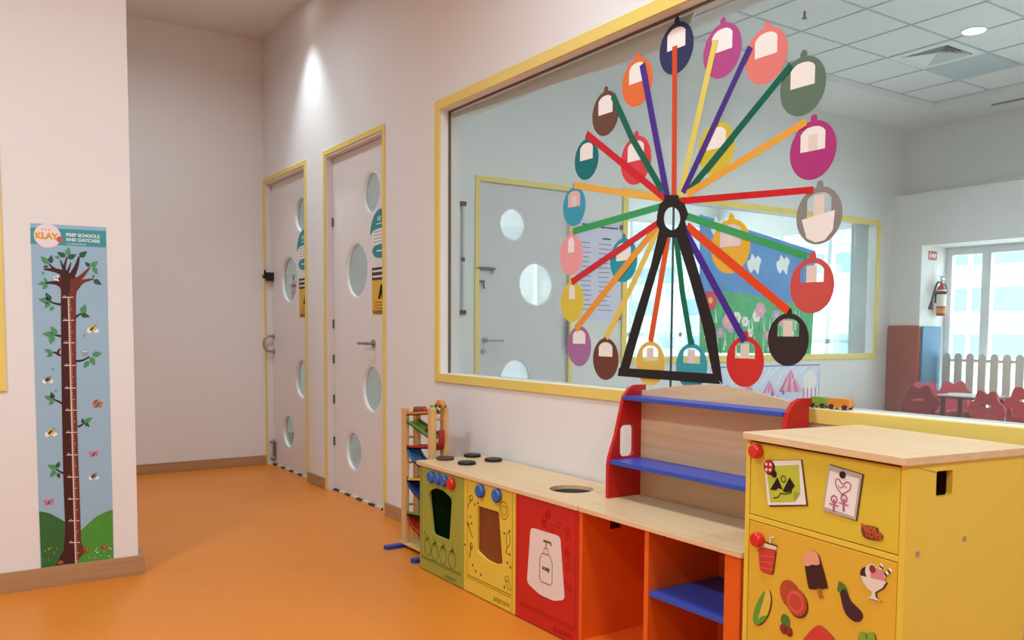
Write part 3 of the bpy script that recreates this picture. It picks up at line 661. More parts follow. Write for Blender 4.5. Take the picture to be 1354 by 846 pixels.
for i, (wd, hx, px, py, ry, ins, where) in enumerate(GON):
    u, v = GLASS.at(px, py); r = (GLASS.at(px, py-ry)[1]-GLASS.at(px, py+ry)[1])/2; r0 = r*.94
    o = thing('paper_gondola', 'round %s paper gondola %s' % (wd, where.replace(' of the paper wheel','').replace('the paper wheel','the wheel')), 'paper decoration', GLASS.p(u, v, .001), 'paper gondolas of the wheel on the glass')
    m = paper(wd, hx)
    low = py > 360
    a = .53*r0; top = .8*r; bot = (-.02 if not low else .12)*r
    if wd in ('pale pink','yellow'): a = .24*r; top = .88*r; bot = .12*r
    arch = [(u-a, v+bot), (u+a, v+bot), (u+a, v+top*.72), (u+a*.8, v+top*.86), (u+a*.45, v+top*.97), (u, v+top), (u-a*.45, v+top*.97), (u-a*.8, v+top*.86), (u-a, v+top*.72)]
    cut = wd in ('brick red','near-black brown','grey','cream yellow','turquoise','strong red')   # these have an open cut-out with only a photo in it
    MB().prism(GLASS, circ(u, v, r0, 40, r), .0006, .0014, m, [arch] if cut else ()).build('card', None, o)
    MB().prism(GLASS, circ(u+r*.02, v+r*1.05, r*.14, 14, r*.16), .0007, .0015, m if wd != 'navy blue' else BLACK).build('tab', None, o)
    if not cut: MB().prism(GLASS, arch, .0016, .002, ins).build('photo_window', None, o)
    if wd in ('grey',):
        MB().prism(GLASS, [(u-.74*r0,v-.08*r),(u+.7*r0,v+.12*r),(u+.64*r0,v-.55*r),(u+.3*r0,v-.88*r),(u-.1*r0,v-.93*r),(u-.5*r0,v-.75*r)], .0026, .003, CREAM).build('beige_patch', None, o)
    if cut: MB().prism(GLASS, rect(u-.24*r, v+bot-.02*r, u+.2*r, v+top*.9), .0003, .0006, mat('photo_tan','#e0d0c0',.6)).build('photo', None, o)
    elif wd in ('light blue','deep magenta','golden yellow'):
        MB().prism(GLASS, rect(u-.17*r, v+bot+.02*r, u+.2*r, v+bot+.42*r if low else v+bot+.55*r), .0021, .0024, mat('photo_tan','#e0d0c0',.6)).build('photo', None, o)
TAPE = [('orange-red','#cf4b2c',[(893,61),(892,266)],6.5,'running straight up from hub to the navy gondola'),
 ('pale yellow','#dfcb62',[(947,53),(900,259)],7,'rising from the hub to the magenta gondola'),
 ('purple','#4b3180',[(993,62),(904,255)],7,'rising from the hub to the salmon gondola'),
 ('dark green','#15604a',[(1047,86),(912,252)],8,'rising from the hub to the grey-green gondola'),
 ('orange','#e2a23c',[(1067,161),(909,257)],9,'rising from the hub to the deep magenta gondola'),
 ('red','#c81f24',[(1076,251),(897.6,266)],9,'running level from the hub to the grey gondola'),
 ('green','#3f9e5c',[(1068,339),(909,286)],10,'falling rightwards from the hub to the brick red gondola'),
 ('vivid orange','#de4a1c',[(1043,411),(909,299)],11,'falling from the hub to the near-black gondola'),
 ('purple','#4b2a8c',[(985.5,451),(902,297)],9,'falling from the hub to the strong red gondola'),
 ('dark green','#1a6a4c',[(914.8,455),(903,385),(894.6,310)],7,'hanging from the hub to the turquoise gondola'),
 ('orange-red','#d65a2a',[(861,451),(884,314)],7,'hanging from the hub to the cream yellow gondola'),
 ('pale yellow','#e0c560',[(802,447),(838,375),(875,294)],7,'falling leftwards from the hub to the chocolate gondola'),
 ('orange','#e39c3e',[(762,435),(874,294)],8,'falling leftwards from the hub to the mauve gondola'),
 ('red','#c8303a',[(756.6,373),(873.6,293)],8,'falling leftwards from the hub to the yellow gondola'),
 ('green','#3f9e60',[(758.4,306),(879,272)],9,'running leftwards from the hub to the pink gondola'),
 ('light orange','#e6b04e',[(760,245),(879,263)],9,'running leftwards from the hub to the light blue gondola'),
 ('red','#cc2630',[(776,177),(881,263)],9,'rising leftwards from the hub to the dark teal gondola'),
 ('dark green','#1d6650',[(811,126),(835,180),(877,253)],8,'rising leftwards from the hub to the brown gondola'),
 ('purple','#4e3187',[(850,85),(883,260)],8,'rising leftwards from the hub to the orange gondola')]
for i, (wd, hx, pts, wpx, where) in enumerate(TAPE):
    P = [GLASS.at(*p) for p in pts]; mid = P[len(P)//2]
    a, b_ = pts[0], pts[-1]; L = math.hypot(a[0]-b_[0], a[1]-b_[1]); nx, ny = -(b_[1]-a[1])/L, (b_[0]-a[0])/L
    ww = []
    for p in pts:
        e, g_ = GLASS.at(p[0]+nx*wpx/2, p[1]+ny*wpx/2), GLASS.at(p[0]-nx*wpx/2, p[1]-ny*wpx/2)
        d = Vector((P[-1][0]-P[0][0], P[-1][1]-P[0][1])).normalized(); q = Vector(e)-Vector(g_); ww.append(abs(q.x*d.y-q.y*d.x))
    w0 = .0026+.0002*(i%5)
    k = MB().strip(GLASS, P, ww, paper('strip '+wd+str(i), hx), w0, w0+.0006)
    tag(k.build('paper_strip', None, None, loc=GLASS.p(mid[0], mid[1], w0)), '%s paper strip %s' % (wd, where), 'paper strip', 'spokes of the paper wheel')
BLKP = mat('card_black','#241d1b',.55,.3,0,1,.1,14)
st = thing('paper_wheel_stand', 'black paper hub and A-frame stand of the wheel on the glass', 'paper decoration', GLASS.p(*GLASS.at(888,497),.003))
hc = GLASS.at(889.6,289); oct_ = [(870,284),(873,270),(879,265),(880,258),(898,258),(899,265),(906,269),(911,283),(907,293),(909,300),(900,314),(878,314),(874,306),(869,297)]
MB().prism(GLASS, quad(GLASS, oct_), .0034, .0042, BLKP, [[GLASS.at(889.6+10.8*math.cos(2*PI*i/24), 289-15.3*math.sin(2*PI*i/24)) for i in range(24)]]).build('hub', None, st)
MB().prism(GLASS, quad(GLASS, [(873,303),(887,303),(866,372),(832,491),(818,497),(840,420),(862,350)]), .0042, .005, BLKP).build('leg', None, st)
MB().prism(GLASS, quad(GLASS, [(893,305),(907,300),(925,360),(946,430),(957,508),(944,496),(930,430),(914,372)]), .0042, .005, BLKP).build('leg', None, st)
MB().prism(GLASS, quad(GLASS, [(820,486),(945,494),(955,508),(818,497)]), .005, .0058, BLKP).build('crossbar', None, st)

# ------------------------------------------------------------------ growth chart
gc = thing('growth_chart', 'tall height chart with a brown tree and ruler on the left wall', 'height chart', PILLAR.p(-1.784,.09,0))
C_SKY = mat('chart_sky','#9bbbd0',.5,.3); C_T = mat('chart_teal','#3f9aa0',.5,.3); C_DB = mat('chart_bark_dark','#47211f',.5,.3); C_LB = mat('chart_bark_light','#73382a',.5,.3)
C_L1 = mat('chart_leaf','#4f9462',.5); C_L2 = mat('chart_leaf_dark','#2c5a44',.5); C_G1 = mat('chart_hill_dark','#386b37',.5,.3,0,1,.15,20); C_G2 = mat('chart_hill_green','#4f963a',.5,.3,0,1,.15,20)
C_ORG = mat('chart_orange','#e5a02d',.5); C_PK = mat('chart_pink_white','#ecdedf',.5); C_RD = mat('chart_red','#c95a62',.5); C_BEE = mat('chart_bee','#d9c04c',.5); C_WH = mat('chart_white','#f0efec',.5); C_PINK = mat('chart_butterfly_pink','#d6708a',.5); C_OB = mat('chart_butterfly_orange','#c8642c',.5); C_RUL = mat('chart_ruler','#e7cfc4',.5)
P_ = PILLAR
MB().prism(P_, quad(P_, [(53.5,752),(40,294.8),(140.3,300.7),(150.3,738.4)]), .0006, .0016, C_SKY).build('sheet', None, gc)
z1 = lambda x, y: (x/3.385, 280+y/3.385)
z2 = lambda x, y: (x/3.135, 520+y/3.135)
z3 = lambda x, y: (30+x/7.358, 285+y/7.358)
k = MB(); k.prism(P_, quad(P_, [z3(77,272), z3(74,115), z3(806,150), z3(810,310)]), .0018, .0022, C_T)
k.text(P_, 'PREP SCHOOLS', *P_.at(*z3(420,200)), .0195, C_WH, .0026, 'LEFT', bold=.03); k.text(P_, 'AND DAYCARE', *P_.at(*z3(420,246)), .0195, C_WH, .0026, 'LEFT', bold=.025)
k.text(P_, 'www.klayschools.com', *P_.at(*z3(424,278)), .0088, C_WH, .0026, 'LEFT', bold=.01)
k.build('banner', None, gc)
k = MB(); lc = P_.at(*z3(240,197)); k.prism(P_, circ(*lc,.052,36), .0026, .003, C_PK)
k.text(P_, 'KLAY', lc[0]-.004, lc[1]-.013, .036, C_ORG, .0034, 'CENTER', bold=.05)
for dx in (-.02,-.006,.008): k.prism(P_, circ(lc[0]+dx, lc[1]+.027, .0035, 10), .003, .0034, C_ORG)
k.prism(P_, circ(*P_.at(*z3(360,232)),.0135,16), .0031, .0036, C_RD); k.build('logo', None, gc)
k = MB()
k.prism(P_, smooth(quad(P_, [z2(162,488),z2(212,500),z2(270,532)]),5,False)+quad(P_, [z2(272,650),z2(262,715),z2(172,727)]), .0018, .0021, C_G1)
k.prism(P_, smooth(quad(P_, [z2(335,568),z2(400,510),z2(467,480)]),5,False)+quad(P_, [z2(470,688),z2(320,708),z2(330,650)]), .0018, .0021, C_G2)
pr = random.Random(2)
for i in range(50):
    x, y = (pr.uniform(172,262), pr.uniform(640,712)) if i%2 else (pr.uniform(345,465), pr.uniform(630,685))
    a = P_.at(*z2(x,y)); k.prism(P_, circ(*a,pr.uniform(.0018,.0032),6), .0022, .0025, (C_WH,C_BEE,C_OB,C_G1)[i%4])
k.build('hills', None, gc)
k = MB()
Lf = quad(P_, [z3(372,740),z1(272,400),z1(273,600),z2(256,60),z2(262,350),z2(270,560),z2(264,650),z2(236,700),z2(228,712),z2(312,704),z2(306,560),z2(296,300),z2(290,60),z1(305,600),z1(303,400),z3(460,700),z3(455,560),z3(410,530),z3(350,600)])
Rt = quad(P_, [z3(455,560),z3(460,700),z1(303,400),z1(305,600),z2(290,60),z2(296,300),z2(306,560),z2(312,704),z2(352,655),z2(336,610),z2(332,480),z2(322,200),z2(318,60),z1(340,600),z1(340,380),z3(525,740),z3(600,640),z3(500,590),z3(480,540)])
k.prism(P_, Lf, .0022, .0025, C_DB); k.prism(P_, Rt, .0022, .0025, C_LB)
def br(pts, w0, w1, z=z3, mt=C_DB, i=0):
    q = smooth([P_.at(*z(*p)) for p in pts], 3, False); n = len(q); s = .298/740*(1 if z is z3 else (7.358/3.385 if z is z1 else 7.358/3.135))
    k.strip(P_, q, [(w0+(w1-w0)*j/(n-1))*s for j in range(n)], mt, .0022, .0026+.00003*i)
for i, (pts, a, b_, mt) in enumerate([([(450,630),(390,560),(300,530),(205,522)],90,14,C_DB),([(340,540),(290,505),(250,465)],34,10,C_DB),([(430,580),(395,510),(365,430)],50,8,C_DB),([(400,540),(412,470),(432,400)],34,12,C_DB),([(430,560),(455,500),(468,455)],30,8,C_DB),([(470,600),(520,500),(548,398)],70,14,C_DB),([(490,660),(570,595),(655,503)],80,12,C_LB),([(530,670),(600,635),(690,615)],60,12,C_LB),([(410,700),(330,655),(215,655)],70,14,C_DB)]): br(pts,a,b_,z3,mt,i)
for i, pts in enumerate([[(272,414),(245,410),(222,400)],[(338,472),(350,462),(365,455)],[(272,556),(255,553),(240,551)],[(270,645),(255,632),(235,628)],[(255,640),(262,622),(268,612)],[(338,668),(370,664),(400,648)]]): br(pts,12,7,z1,C_DB,i)
for i, pts in enumerate([[(258,42),(240,32),(222,24)],[(322,138),(336,132),(350,122)],[(266,332),(250,325),(232,312)]]): br(pts,10,6,z2,C_DB,i)
k.build('tree_trunk', None, gc)
k = MB()
def lf(z, b_, t, mt, wf=.34):
    B, T = Vector(P_.at(*z(*b_))), Vector(P_.at(*z(*t))); d = T-B; n = Vector((-d.y, d.x))*wf
    k.prism(P_, smooth([tuple(B), tuple(B+d*.3+n*.9), tuple(B+d*.65+n*.6), tuple(T), tuple(B+d*.65-n*.6), tuple(B+d*.3-n*.9)],3), .0027, .003, mt)
for i, (b_, t) in enumerate([((243,465),(178,395)),((268,462),(278,385)),((245,490),(195,503)),((432,385),(452,308)),((415,400),(335,355)),((440,415),(520,378)),((360,410),(308,400)),((552,402),(624,348)),((652,496),(605,450)),((665,497),(728,443)),((685,500),(726,572)),((690,625),(766,673)),((688,605),(685,575)),((215,655),(146,665)),((235,645),(205,605)),((240,665),(192,716)),((205,575),(190,545))]): lf(z3,b_,t,(C_L1,C_L2)[i in (2,4,5,7,8,11,12,1)])
for i, (b_, t) in enumerate([((222,402),(172,390)),((225,398),(205,362)),((222,405),(200,430)),((240,425),(220,442)),((366,455),(382,414)),((362,458),(402,470)),((236,548),(190,545)),((250,553),(230,512)),((236,553),(225,592)),((232,628),(198,616)),((235,632),(210,650)),((412,640),(456,632)),((405,650),(424,686)),((395,668),(375,698))]): lf(z1,b_,t,(C_L1,C_L2)[i in (1,5)])
for i, (b_, t) in enumerate([((222,24),(184,12)),((222,20),(210,-6)),((222,28),(203,48)),((346,124),(340,102)),((352,118),(382,100)),((352,122),(371,138)),((232,310),(198,297)),((235,308),(246,282)),((230,318),(208,346)),((240,330),(246,352))]): lf(z2,b_,t,(C_L1,C_L2)[i%2])
k.build('leaf_print', None, gc)
k = MB(); maj = [z1(0,y)[1] for y in (383,486,587,688,789)]+[z2(0,y)[1] for y in (70,162,255,347,438,528,618)]
xr = lambda y: 90.2+(y-393)/(740-393)*9.6
k.strip(P_, [P_.at(xr(393),393), P_.at(xr(744),744)], .0042, C_RUL, .0028, .003)
for i, y in enumerate(maj):
    x = xr(y); k.strip(P_, [P_.at(x-8,y), P_.at(x+6.5,y-.3)], .004, C_RUL, .0028, .0031)
    k.text(P_, str(130-10*i), *P_.at(x-5.2,y-1), .008, C_RUL, .003, 'CENTER')
    ny = maj[i+1] if i < len(maj)-1 else 744
    for j in range(1, 10):
        yy = y+(ny-y)*j/10
        if yy < 744: k.strip(P_, [P_.at(xr(yy),yy), P_.at(xr(yy)+(4.5 if j == 5 else 2.8),yy-.1)], .0024, C_RUL, .0028, .0031)
k.build('ruler_marks', None, gc)
def bee(z, x, y, s=1, mt=C_BEE):
    k = MB(); u, v = P_.at(*z(x,y)); k.prism(P_, circ(u+.012*s,v-.009*s,.011*s,12,.008*s), .0028, .003, C_WH); k.prism(P_, circ(u-.012*s,v-.008*s,.008*s,12,.011*s), .0028, .003, C_WH)
    k.prism(P_, circ(u,v,.013*s,14,.011*s), .003, .0033, mt); k.strip(P_, [(u-.008*s,v-.008*s),(u+.004*s,v+.006*s)], .006*s, INK, .0033, .0035); k.strip(P_, [(u+.006*s,v+.008*s),(u+.014*s,v+.016*s)], .002, INK, .0033, .0035)
    k.build('bee_print', None, gc)
def fly(z, x, y, mt, s=1):
    k = MB(); u, v = P_.at(*z(x,y))
    for dx, dy, r in ((-.011,.007,.009),(.011,.008,.009),(-.009,-.006,.007),(.009,-.005,.007)): k.prism(P_, circ(u+dx*s,v+dy*s,r*s,10,r*.75*s), .0028, .003, mt)
    k.strip(P_, [(u-.004,v-.008),(u+.004,v+.009)], .004*s, INK, .003, .0033)
    k.build('butterfly_print', None, gc)
bee(z1,414,522,1.15); bee(z1,213,750,1,mat('chart_bee_grey','#8b8478',.5)); bee(z2,210,160,1.15); bee(z2,388,342,1,mat('chart_bee_grey','#8b8478',.5))
fly(z2,404,48,C_OB,1.1); fly(z2,388,252,C_PINK,1.05); fly(z2,202,452,C_PINK,1.05); fly(z1,430,848,C_OB,.5)
k = MB(); u, v = P_.at(*z1(380,630)); k.prism(P_, circ(u,v,.014,12,.016), .0028, .003, mat('chart_owl','#8fa0a2',.5)); k.prism(P_, circ(u-.005,v+.006,.004,8), .003, .0033, C_WH); k.prism(P_, circ(u+.005,v+.006,.004,8), .003, .0033, C_WH)
k.build('owl_print', None, gc)
k = MB(); u, v = P_.at(*z1(262,298)); k.prism(P_, circ(u-.004,v,.016,12,.011), .003, .0033, C_WH); k.prism(P_, circ(u+.005,v-.001,.008,10,.009), .0033, .0036, mat('chart_plum','#6d2b3c',.5)); k.prism(P_, circ(u-.01,v+.002,.004,8), .0033, .0036, C_L2)
k.build('bird_print', None, gc)
for x, y in ((358,650),(430,636),(250,700)):
    k = MB(); u, v = P_.at(*z2(x,y)); k.prism(P_, circ(u,v,.013,10,.01), .003, .0033, mat('chart_snail','#8a4b2c',.5)); k.prism(P_, circ(u+.003,v+.001,.006,8), .0033, .0036, C_OB); k.build('snail_print', None, gc)
for x, y in ((376,552),(236,704),(250,802)):
    k = MB(); u, v = P_.at(*z1(x,y)); k.prism(P_, circ(u,v,.006,8,.008), .0028, .003, mat('chart_drop','#7ba0aa',.5)); k.build('droplet_print', None, gc)


# ------------------------------------------------------------------ toy kitchen
YF, YK = -.373, -.03
TOPZ0, TOPZ1 = .505, .522
def case(mb, x0, x1, y0, y1, z0, z1, t, mt, back=True, bottom=True, left=True, right=True):
    if left: mb.box((x0,y0,z0),(x0+t,y1,z1), mt)
    if right: mb.box((x1-t,y0,z0),(x1,y1,z1), mt)
    if back: mb.box((x0+t,y1-.008,z0),(x1-t,y1,z1), mt)
    if bottom: mb.box((x0+t,y0,z0+.03),(x1-t,y1-.008,z0+.042), mt)
# cooker: green and yellow halves under one top
X0, X1, X2, X3, X4 = -3.615, -3.196, -2.788, -2.377, -1.63
ck = thing('toy_cooker', 'wooden toy cooker with green and yellow oven fronts and four hotplates', 'toy cooker', ((X0+X2)/2,-.2,0))
def ktop(parent, x0, x1, hole=None, lft=.0, rgt=.0):
    return MB().prism(WORLD, roundpoly(rect(x0-lft,YF-.012,x1+rgt,-.014),.004,2) if not (lft or rgt) else roundpoly(rect(x0-lft,YF-.012,x1+rgt,-.014),.012,3), TOPZ0, TOPZ1, None, [hole] if hole else ()).build('counter_top', MAPLE, parent, .0035)
ktop(ck, X0, X2-.001, None, .02)
k = MB(); case(k, X0, X1, YF+.012, YK, 0, TOPZ0, .012, GREEN); k.build('green_case', None, ck)
k = MB(); case(k, X1, X2, YF+.012, YK, 0, TOPZ0, .012, TOYYEL); k.build('yellow_case', None, ck)
gwin = smooth(quad(KIT, [(567,652),(570,647),(577,645),(588,650),(597,659),(598,663)]),3,False)+roundpoly(quad(KIT,[(598,664),(594,715),(573,706),(567,653)]),.015)[5:16]
gwin = roundpoly(quad(KIT, [(567,651),(571.5,646.5),(577,645.3),(586,648.5),(597.5,659.5),(594.2,715),(572.5,706)]), .02, 4)
front = MB(); front.prism(KIT, rect(X0+.001,.004,X1-.002,TOPZ0-.001), -.012, 0, GREEN, [gwin]); gf = front.build('green_front', None, ck, .0015)
k = MB()
def eng(pts, w, mt): k.strip(KIT, [KIT.at(*p) for p in pts], w, mt, .0002, .0006)
k.strip(KIT, [(X0+.02,.49),(X0+.02,.095),(X0+.02,.062)], .002, INKG, .0002, .0006)
k.strip(KIT, [(X0+.02,.066),(X1-.025,.066)], .003, INKG, .0002, .0006); k.strip(KIT, [(X0+.02,.058),(X1-.025,.058)], .002, INKG, .0002, .0006)
# etched food outlines
def outline(cu, cv, r, rv, mt, w=.0035, n=16, a0=0, a1=2*PI): k.strip(KIT, [(cu+r*math.cos(a0+(a1-a0)*i/n), cv+rv*math.sin(a0+(a1-a0)*i/n)) for i in range(n+1)], w, mt, .0002, .0006)
for i, (u, v) in enumerate(((-3.535,.115),(-3.465,.107),(-3.385,.108),(-3.3,.108))):
    outline(u, v, .032, .036, INKG, .003)
    k.strip(KIT, [(u-.03,v+.03),(u-.012,v+.055),(u-.03,v+.075),(u-.04,v+.06)] if i == 0 else [(u-.028,v+.035),(u,v+.045),(u+.0,v+.07),(u+.01,v+.045),(u+.028,v+.035)], .004, INKG, .0002, .0006)
    k.strip(KIT, [(u-.008,v+.04),(u+.012,v+.052)], .009, INKG, .0002, .0006)
k.text(KIT, 'popcorn', -3.315, .016, .03, INKG, .0006, 'CENTER'); k.build('engraving', None, gf)
k = MB(); k.box((X0+.012,YF+.03,.042),(X0+.014,YK-.01,TOPZ0), SHADEGREEN); k.box((X0+.014,YK-.012,.042),(X1-.012,YK-.009,TOPZ0), SHADEGREEN); k.box((X1-.014,YF+.03,.042),(X1-.012,YK-.012,TOPZ0), SHADEGREEN); k.box((X0+.014,YF+.03,.042),(X1-.014,YK-.012,.045), SHADEGREEN); k.build('oven_shade_lining', None, ck)  # added dark sheets; shade of the unlit oven inside is in their colour
yw = roundpoly(quad(KIT, [(631.5,668.5),(659.5,677),(664.5,745),(655,746),(643,740),(630.5,728)]), .012, 4)
yf_ = MB().prism(KIT, rect(X1+.0,.004,X2-.001,TOPZ0-.001), -.012, 0, TOYYEL, [yw]).build('yellow_front', None, ck, .0015)
MB().box((X1+.07,YF+.0125,.13),(X2-.06,YF+.018,.43)).build('brown_window', BROWNP, ck)
k = MB()
k.strip(KIT, [(X1+.03,.49),(X1+.03,.06)], .002, INKB, .0002, .0005); k.strip(KIT, [(X1+.03,.078),(X2-.03,.078)], .003, INKB, .0002, .0006); k.strip(KIT, [(X1+.03,.068),(X2-.03,.068)], .002, INKB, .0002, .0006)
k.strip(KIT, [(X2-.022,.5),(X2-.022,.01)], .002, INKB, .0002, .0005)
# utensils and crumbs
eng([(618,672),(623,659)], .004, INKB); outline(*KIT.at(623,658.5), .014, .012, INKB, .004, 10)
eng([(619,693),(625,711)], .005, INKB); eng([(618,690),(620,695)], .01, INKB)
eng([(623,721),(621,738)], .006, INKB); outline(*KIT.at(623,722), .01, .014, INKB, .005, 10)
cu, cv = KIT.at(666.5,675); outline(cu, cv, .032, .036, INKB, .003, 20); outline(cu, cv, .018, .02, INKB, .003, 16)
outline(*KIT.at(672,713), .014, .03, INKB, .003, 14); eng([(671,722),(669,731),(672,733)], .005, INKB)
outline(*KIT.at(670.5,765), .014, .01, INKB, .003, 12); eng([(668,766),(672,778)], .003, INKB); eng([(673,768),(676,780),(672,779)], .003, INKB)
for x, y in ((622,683),(623.5,692),(628,667),(632,665),(667,705),(674,702),(671,744),(675,750),(674,733),(625,747),(629,755),(636,760),(667,776),(615,720)):
    k.prism(KIT, circ(*KIT.at(x,y), .006, 8), .0002, .0006, INKB)
k.text(KIT, 'popcorn', -2.888, .022, .036, INKB, .0006, 'CENTER'); k.build('engraving', None, yf_)
def knob(u, v, r, mt, parent, fr=KIT, h=.02): return MB().lathe(fr.p(u,v,0), [(r*.8,0),(r,.004),(r,h-.004),(r*.85,h)], mt, fr.w).build('knob', None, parent)
for (x, y, mt) in ((572,630.5,KBLUE),(580.5,633,KBLUE),(589,635.5,KBLUE),(598.5,639,KRED)): knob(*KIT.at(x,y), .027, mt, ck)
for (x, y) in ((637,649),(659,655)): knob(*KIT.at(x,y), .029, KBLUE, ck)
for i, (x, y, mt) in enumerate(((-3.585,-.25,HOTB),(-3.41,-.232,HOTP),(-3.6,-.088,HOTP),(-3.425,-.075,HOTP))):
    MB().lathe((x,y,TOPZ1), [(.04,0),(.043,.002),(.043,.010),(.041,.013)], mt if i == 0 else BLACK).lathe((x,y,TOPZ1+.0131),[(.04,0),(.039,.0006)], mt).build('hotplate', None, ck)
# sink unit
sk = thing('toy_sink', 'red wooden toy sink unit with a round hole and soap bottle drawing', 'toy sink', ((X2+X3)/2,-.2,0))
ktop(sk, X2, X3-.001, circ(-2.655,-.195,.088,40))
k = MB(); case(k, X2, X3, YF+.012, YK, 0, TOPZ0, .012, RED); k.build('case', None, sk)
rf = MB().prism(KIT, rect(X2+.001,.004,X3-.001,TOPZ0-.001), -.012, 0, RED).build('red_front', None, sk, .0015)
k = MB(); k.lathe((-2.655,-.195,TOPZ0-.1), [(.06,0),(.0915,.03),(.0915,.1)], mat('basin_black','#1b1714',.6)); k.build('basin', None, sk)
wp = roundpoly(quad(KIT, [(702,697),(741,709),(747,793),(733,794.5),(714,786),(697,770)]), .02, 4)
MB().prism(KIT, wp, .0003, .0016, mat('panel_pinkish_white','#ead8d0',.5)).build('white_panel', None, rf)
k = MB()
def ln(pts, w=.0032, mt=INK): k.strip(KIT, [KIT.at(*p) for p in pts], w, mt, .0017, .0022)
cu = -2.577; bw = .04
k.strip(KIT, [(cu-bw,.2),(cu-bw,.275),(cu-bw*.6,.3),(cu+bw*.6,.3),(cu+bw,.275),(cu+bw,.2),(cu+bw*.7,.188),(cu-bw*.7,.188),(cu-bw,.2)], .003, INKB, .0017, .0022)
k.strip(KIT, [(cu-.014,.3),(cu-.014,.322),(cu+.014,.322),(cu+.014,.3)], .003, INKB, .0017, .0022); k.strip(KIT, [(cu,.322),(cu,.345)], .005, INKB, .0017, .0022); k.strip(KIT, [(cu-.018,.35),(cu+.03,.35),(cu+.032,.34)], .008, INKB, .0017, .0022)
k.text(KIT, 'soap', cu, .238, .026, INK, .0022, 'CENTER', bold=.03); k.build('soap_drawing', None, rf)
k = MB(); k.strip(KIT, [(X2+.02,.49),(X2+.02,.068)], .002, INKR, .0002, .0005); k.strip(KIT, [(X3-.02,.49),(X3-.02,.068)], .002, INKR, .0002, .0005)
k.strip(KIT, [(X2+.03,.068),(X3-.02,.068)], .003, INKR, .0002, .0006); k.strip(KIT, [(X2+.03,.058),(X3-.02,.058)], .002, INKR, .0002, .0006)
pr = random.Random(8)
for i in range(14):
    u, v = (-2.44+pr.uniform(-.015,.015), pr.uniform(.15,.42)) if i%2 else (pr.uniform(-2.6,-2.45), pr.uniform(.4,.46)); outline(u, v, .011, .013, INKR, .0025, 10)
k.text(KIT, 'popcorn', -2.47, .02, .034, INKR, .0006, 'CENTER'); k.build('engraving', None, rf)
# orange shelf unit
ou = thing('toy_shelf_unit', 'open orange wooden unit with maple top and blue inner shelf', 'shelf unit', ((X3+X4)/2,-.2,0))
ktop(ou, X3, X4, None, 0, .012)
FSD = lambda x: Frame((x,0,0),(0,1,0),Z,(1,0,0))
LSP = FSD(X3+.018); nq = [LSP.at(*p) for p in ((807,684),(823,688),(823,699),(807,700))]; ny0, ny1 = nq[0][0], nq[1][0]; nz0, nz1 = nq[3][1], min(nq[0][1], .5)
MB().prism(FSD(X3), rect(YF,.0,YK,TOPZ0), .001, .018, ORANGE, [rect(ny0,nz0,ny1,nz1)]).build('left_side', None, ou)
MB().prism(FSD(X3), rect(ny0,nz0,ny1,nz1), .002, .005).build('notch_shade', mat('cap_and_notch_shade','#4a2412',.6), ou)  # added dark plate, paints the shade inside the notch
MB().prism(FSD(X4-.062), rect(YF,.0,YK,TOPZ0), 0, .06, ORANGE).build('right_side', None, ou, .001)
dx = -2.037
MB().box((dx,YF+.002,.0),(dx+.02,YK,TOPZ0), ORANGE).build('divider', None, ou, .001)
MB().box((X3+.018,YK-.01,.0),(X4-.062,YK,TOPZ0), ORANGE).build('back_panel', None, ou)
MB().box((X3+.018,YF+.004,.0),(dx,YK-.01,.035), ORANGE).box((dx+.02,YF+.004,.0),(X4-.062,YK-.01,.035), ORANGE).build('bottom_board', None, ou, .001)
MB().box((dx+.021,YF+.006,.287),(X4-.063,YK-.012,.304), BLUE).build('blue_shelf', None, ou, .0015)
k = MB()
for x in (X3+.0181, dx+.0201): 
    k.cyl((x,-.3,.48),(x+.002,-.3,.48),.008); 
k.cyl((dx+.0201,-.08,.2),(dx+.022,-.08,.2),.006); k.build('screw_caps', mat('cap_and_notch_shade','#4a2412',.6), ou)
# hutch on top of it
HX0, HX1, HY0, HY1 = -2.44, -1.672, -.2, -.03
hu = thing('shelf_hutch', 'small hutch with red ends and two blue shelves on the maple top', 'shelf', ((HX0+HX1)/2,-.1,TOPZ1))
prof = [(HY0,TOPZ1),(HY0,.648),(HY0+.004,.675),(HY0+.035,.76),(HY0+.058,.85),(HY0+.072,.905),(HY0+.1,.935),(HY0+.13,.946),(HY1+.012,.946),(HY1+.012,.925),(HY1,.925),(HY1,TOPZ1)]
hole = rrect(HY0+.055,.675,HY0+.125,.795,.02)
MB().prism(FSD(HX0), prof, 0, .016, RED, [hole]).build('red_end', None, hu, .0015)
MB().prism(FSD(HX1-.016), prof, 0, .016, RED, [hole]).build('red_end', None, hu, .0015)
BK = Frame((0,HY1-.01,0),(1,0,0),Z,(0,-1,0)); xa, xb = HX0+.016, HX1-.016
MB().prism(BK, [(xa,TOPZ1),(xb,TOPZ1),(xb,.925)]+smooth([(xb-.02,.925),(xb-.2,.953),((xa+xb)/2,.965),(xa+.2,.953),(xa+.02,.925)],4,False)+[(xa,.925)], -.008, 0, MAPLEB).build('back_board', None, hu)
MB().box((xa,HY0+.062,.892),(xb,HY1-.0105,.906), BLUE).build('blue_shelf', None, hu, .0015)
MB().box((xa,HY0+.006,.652),(xb,HY1-.0105,.668), BLUE).build('blue_shelf', None, hu, .0015)

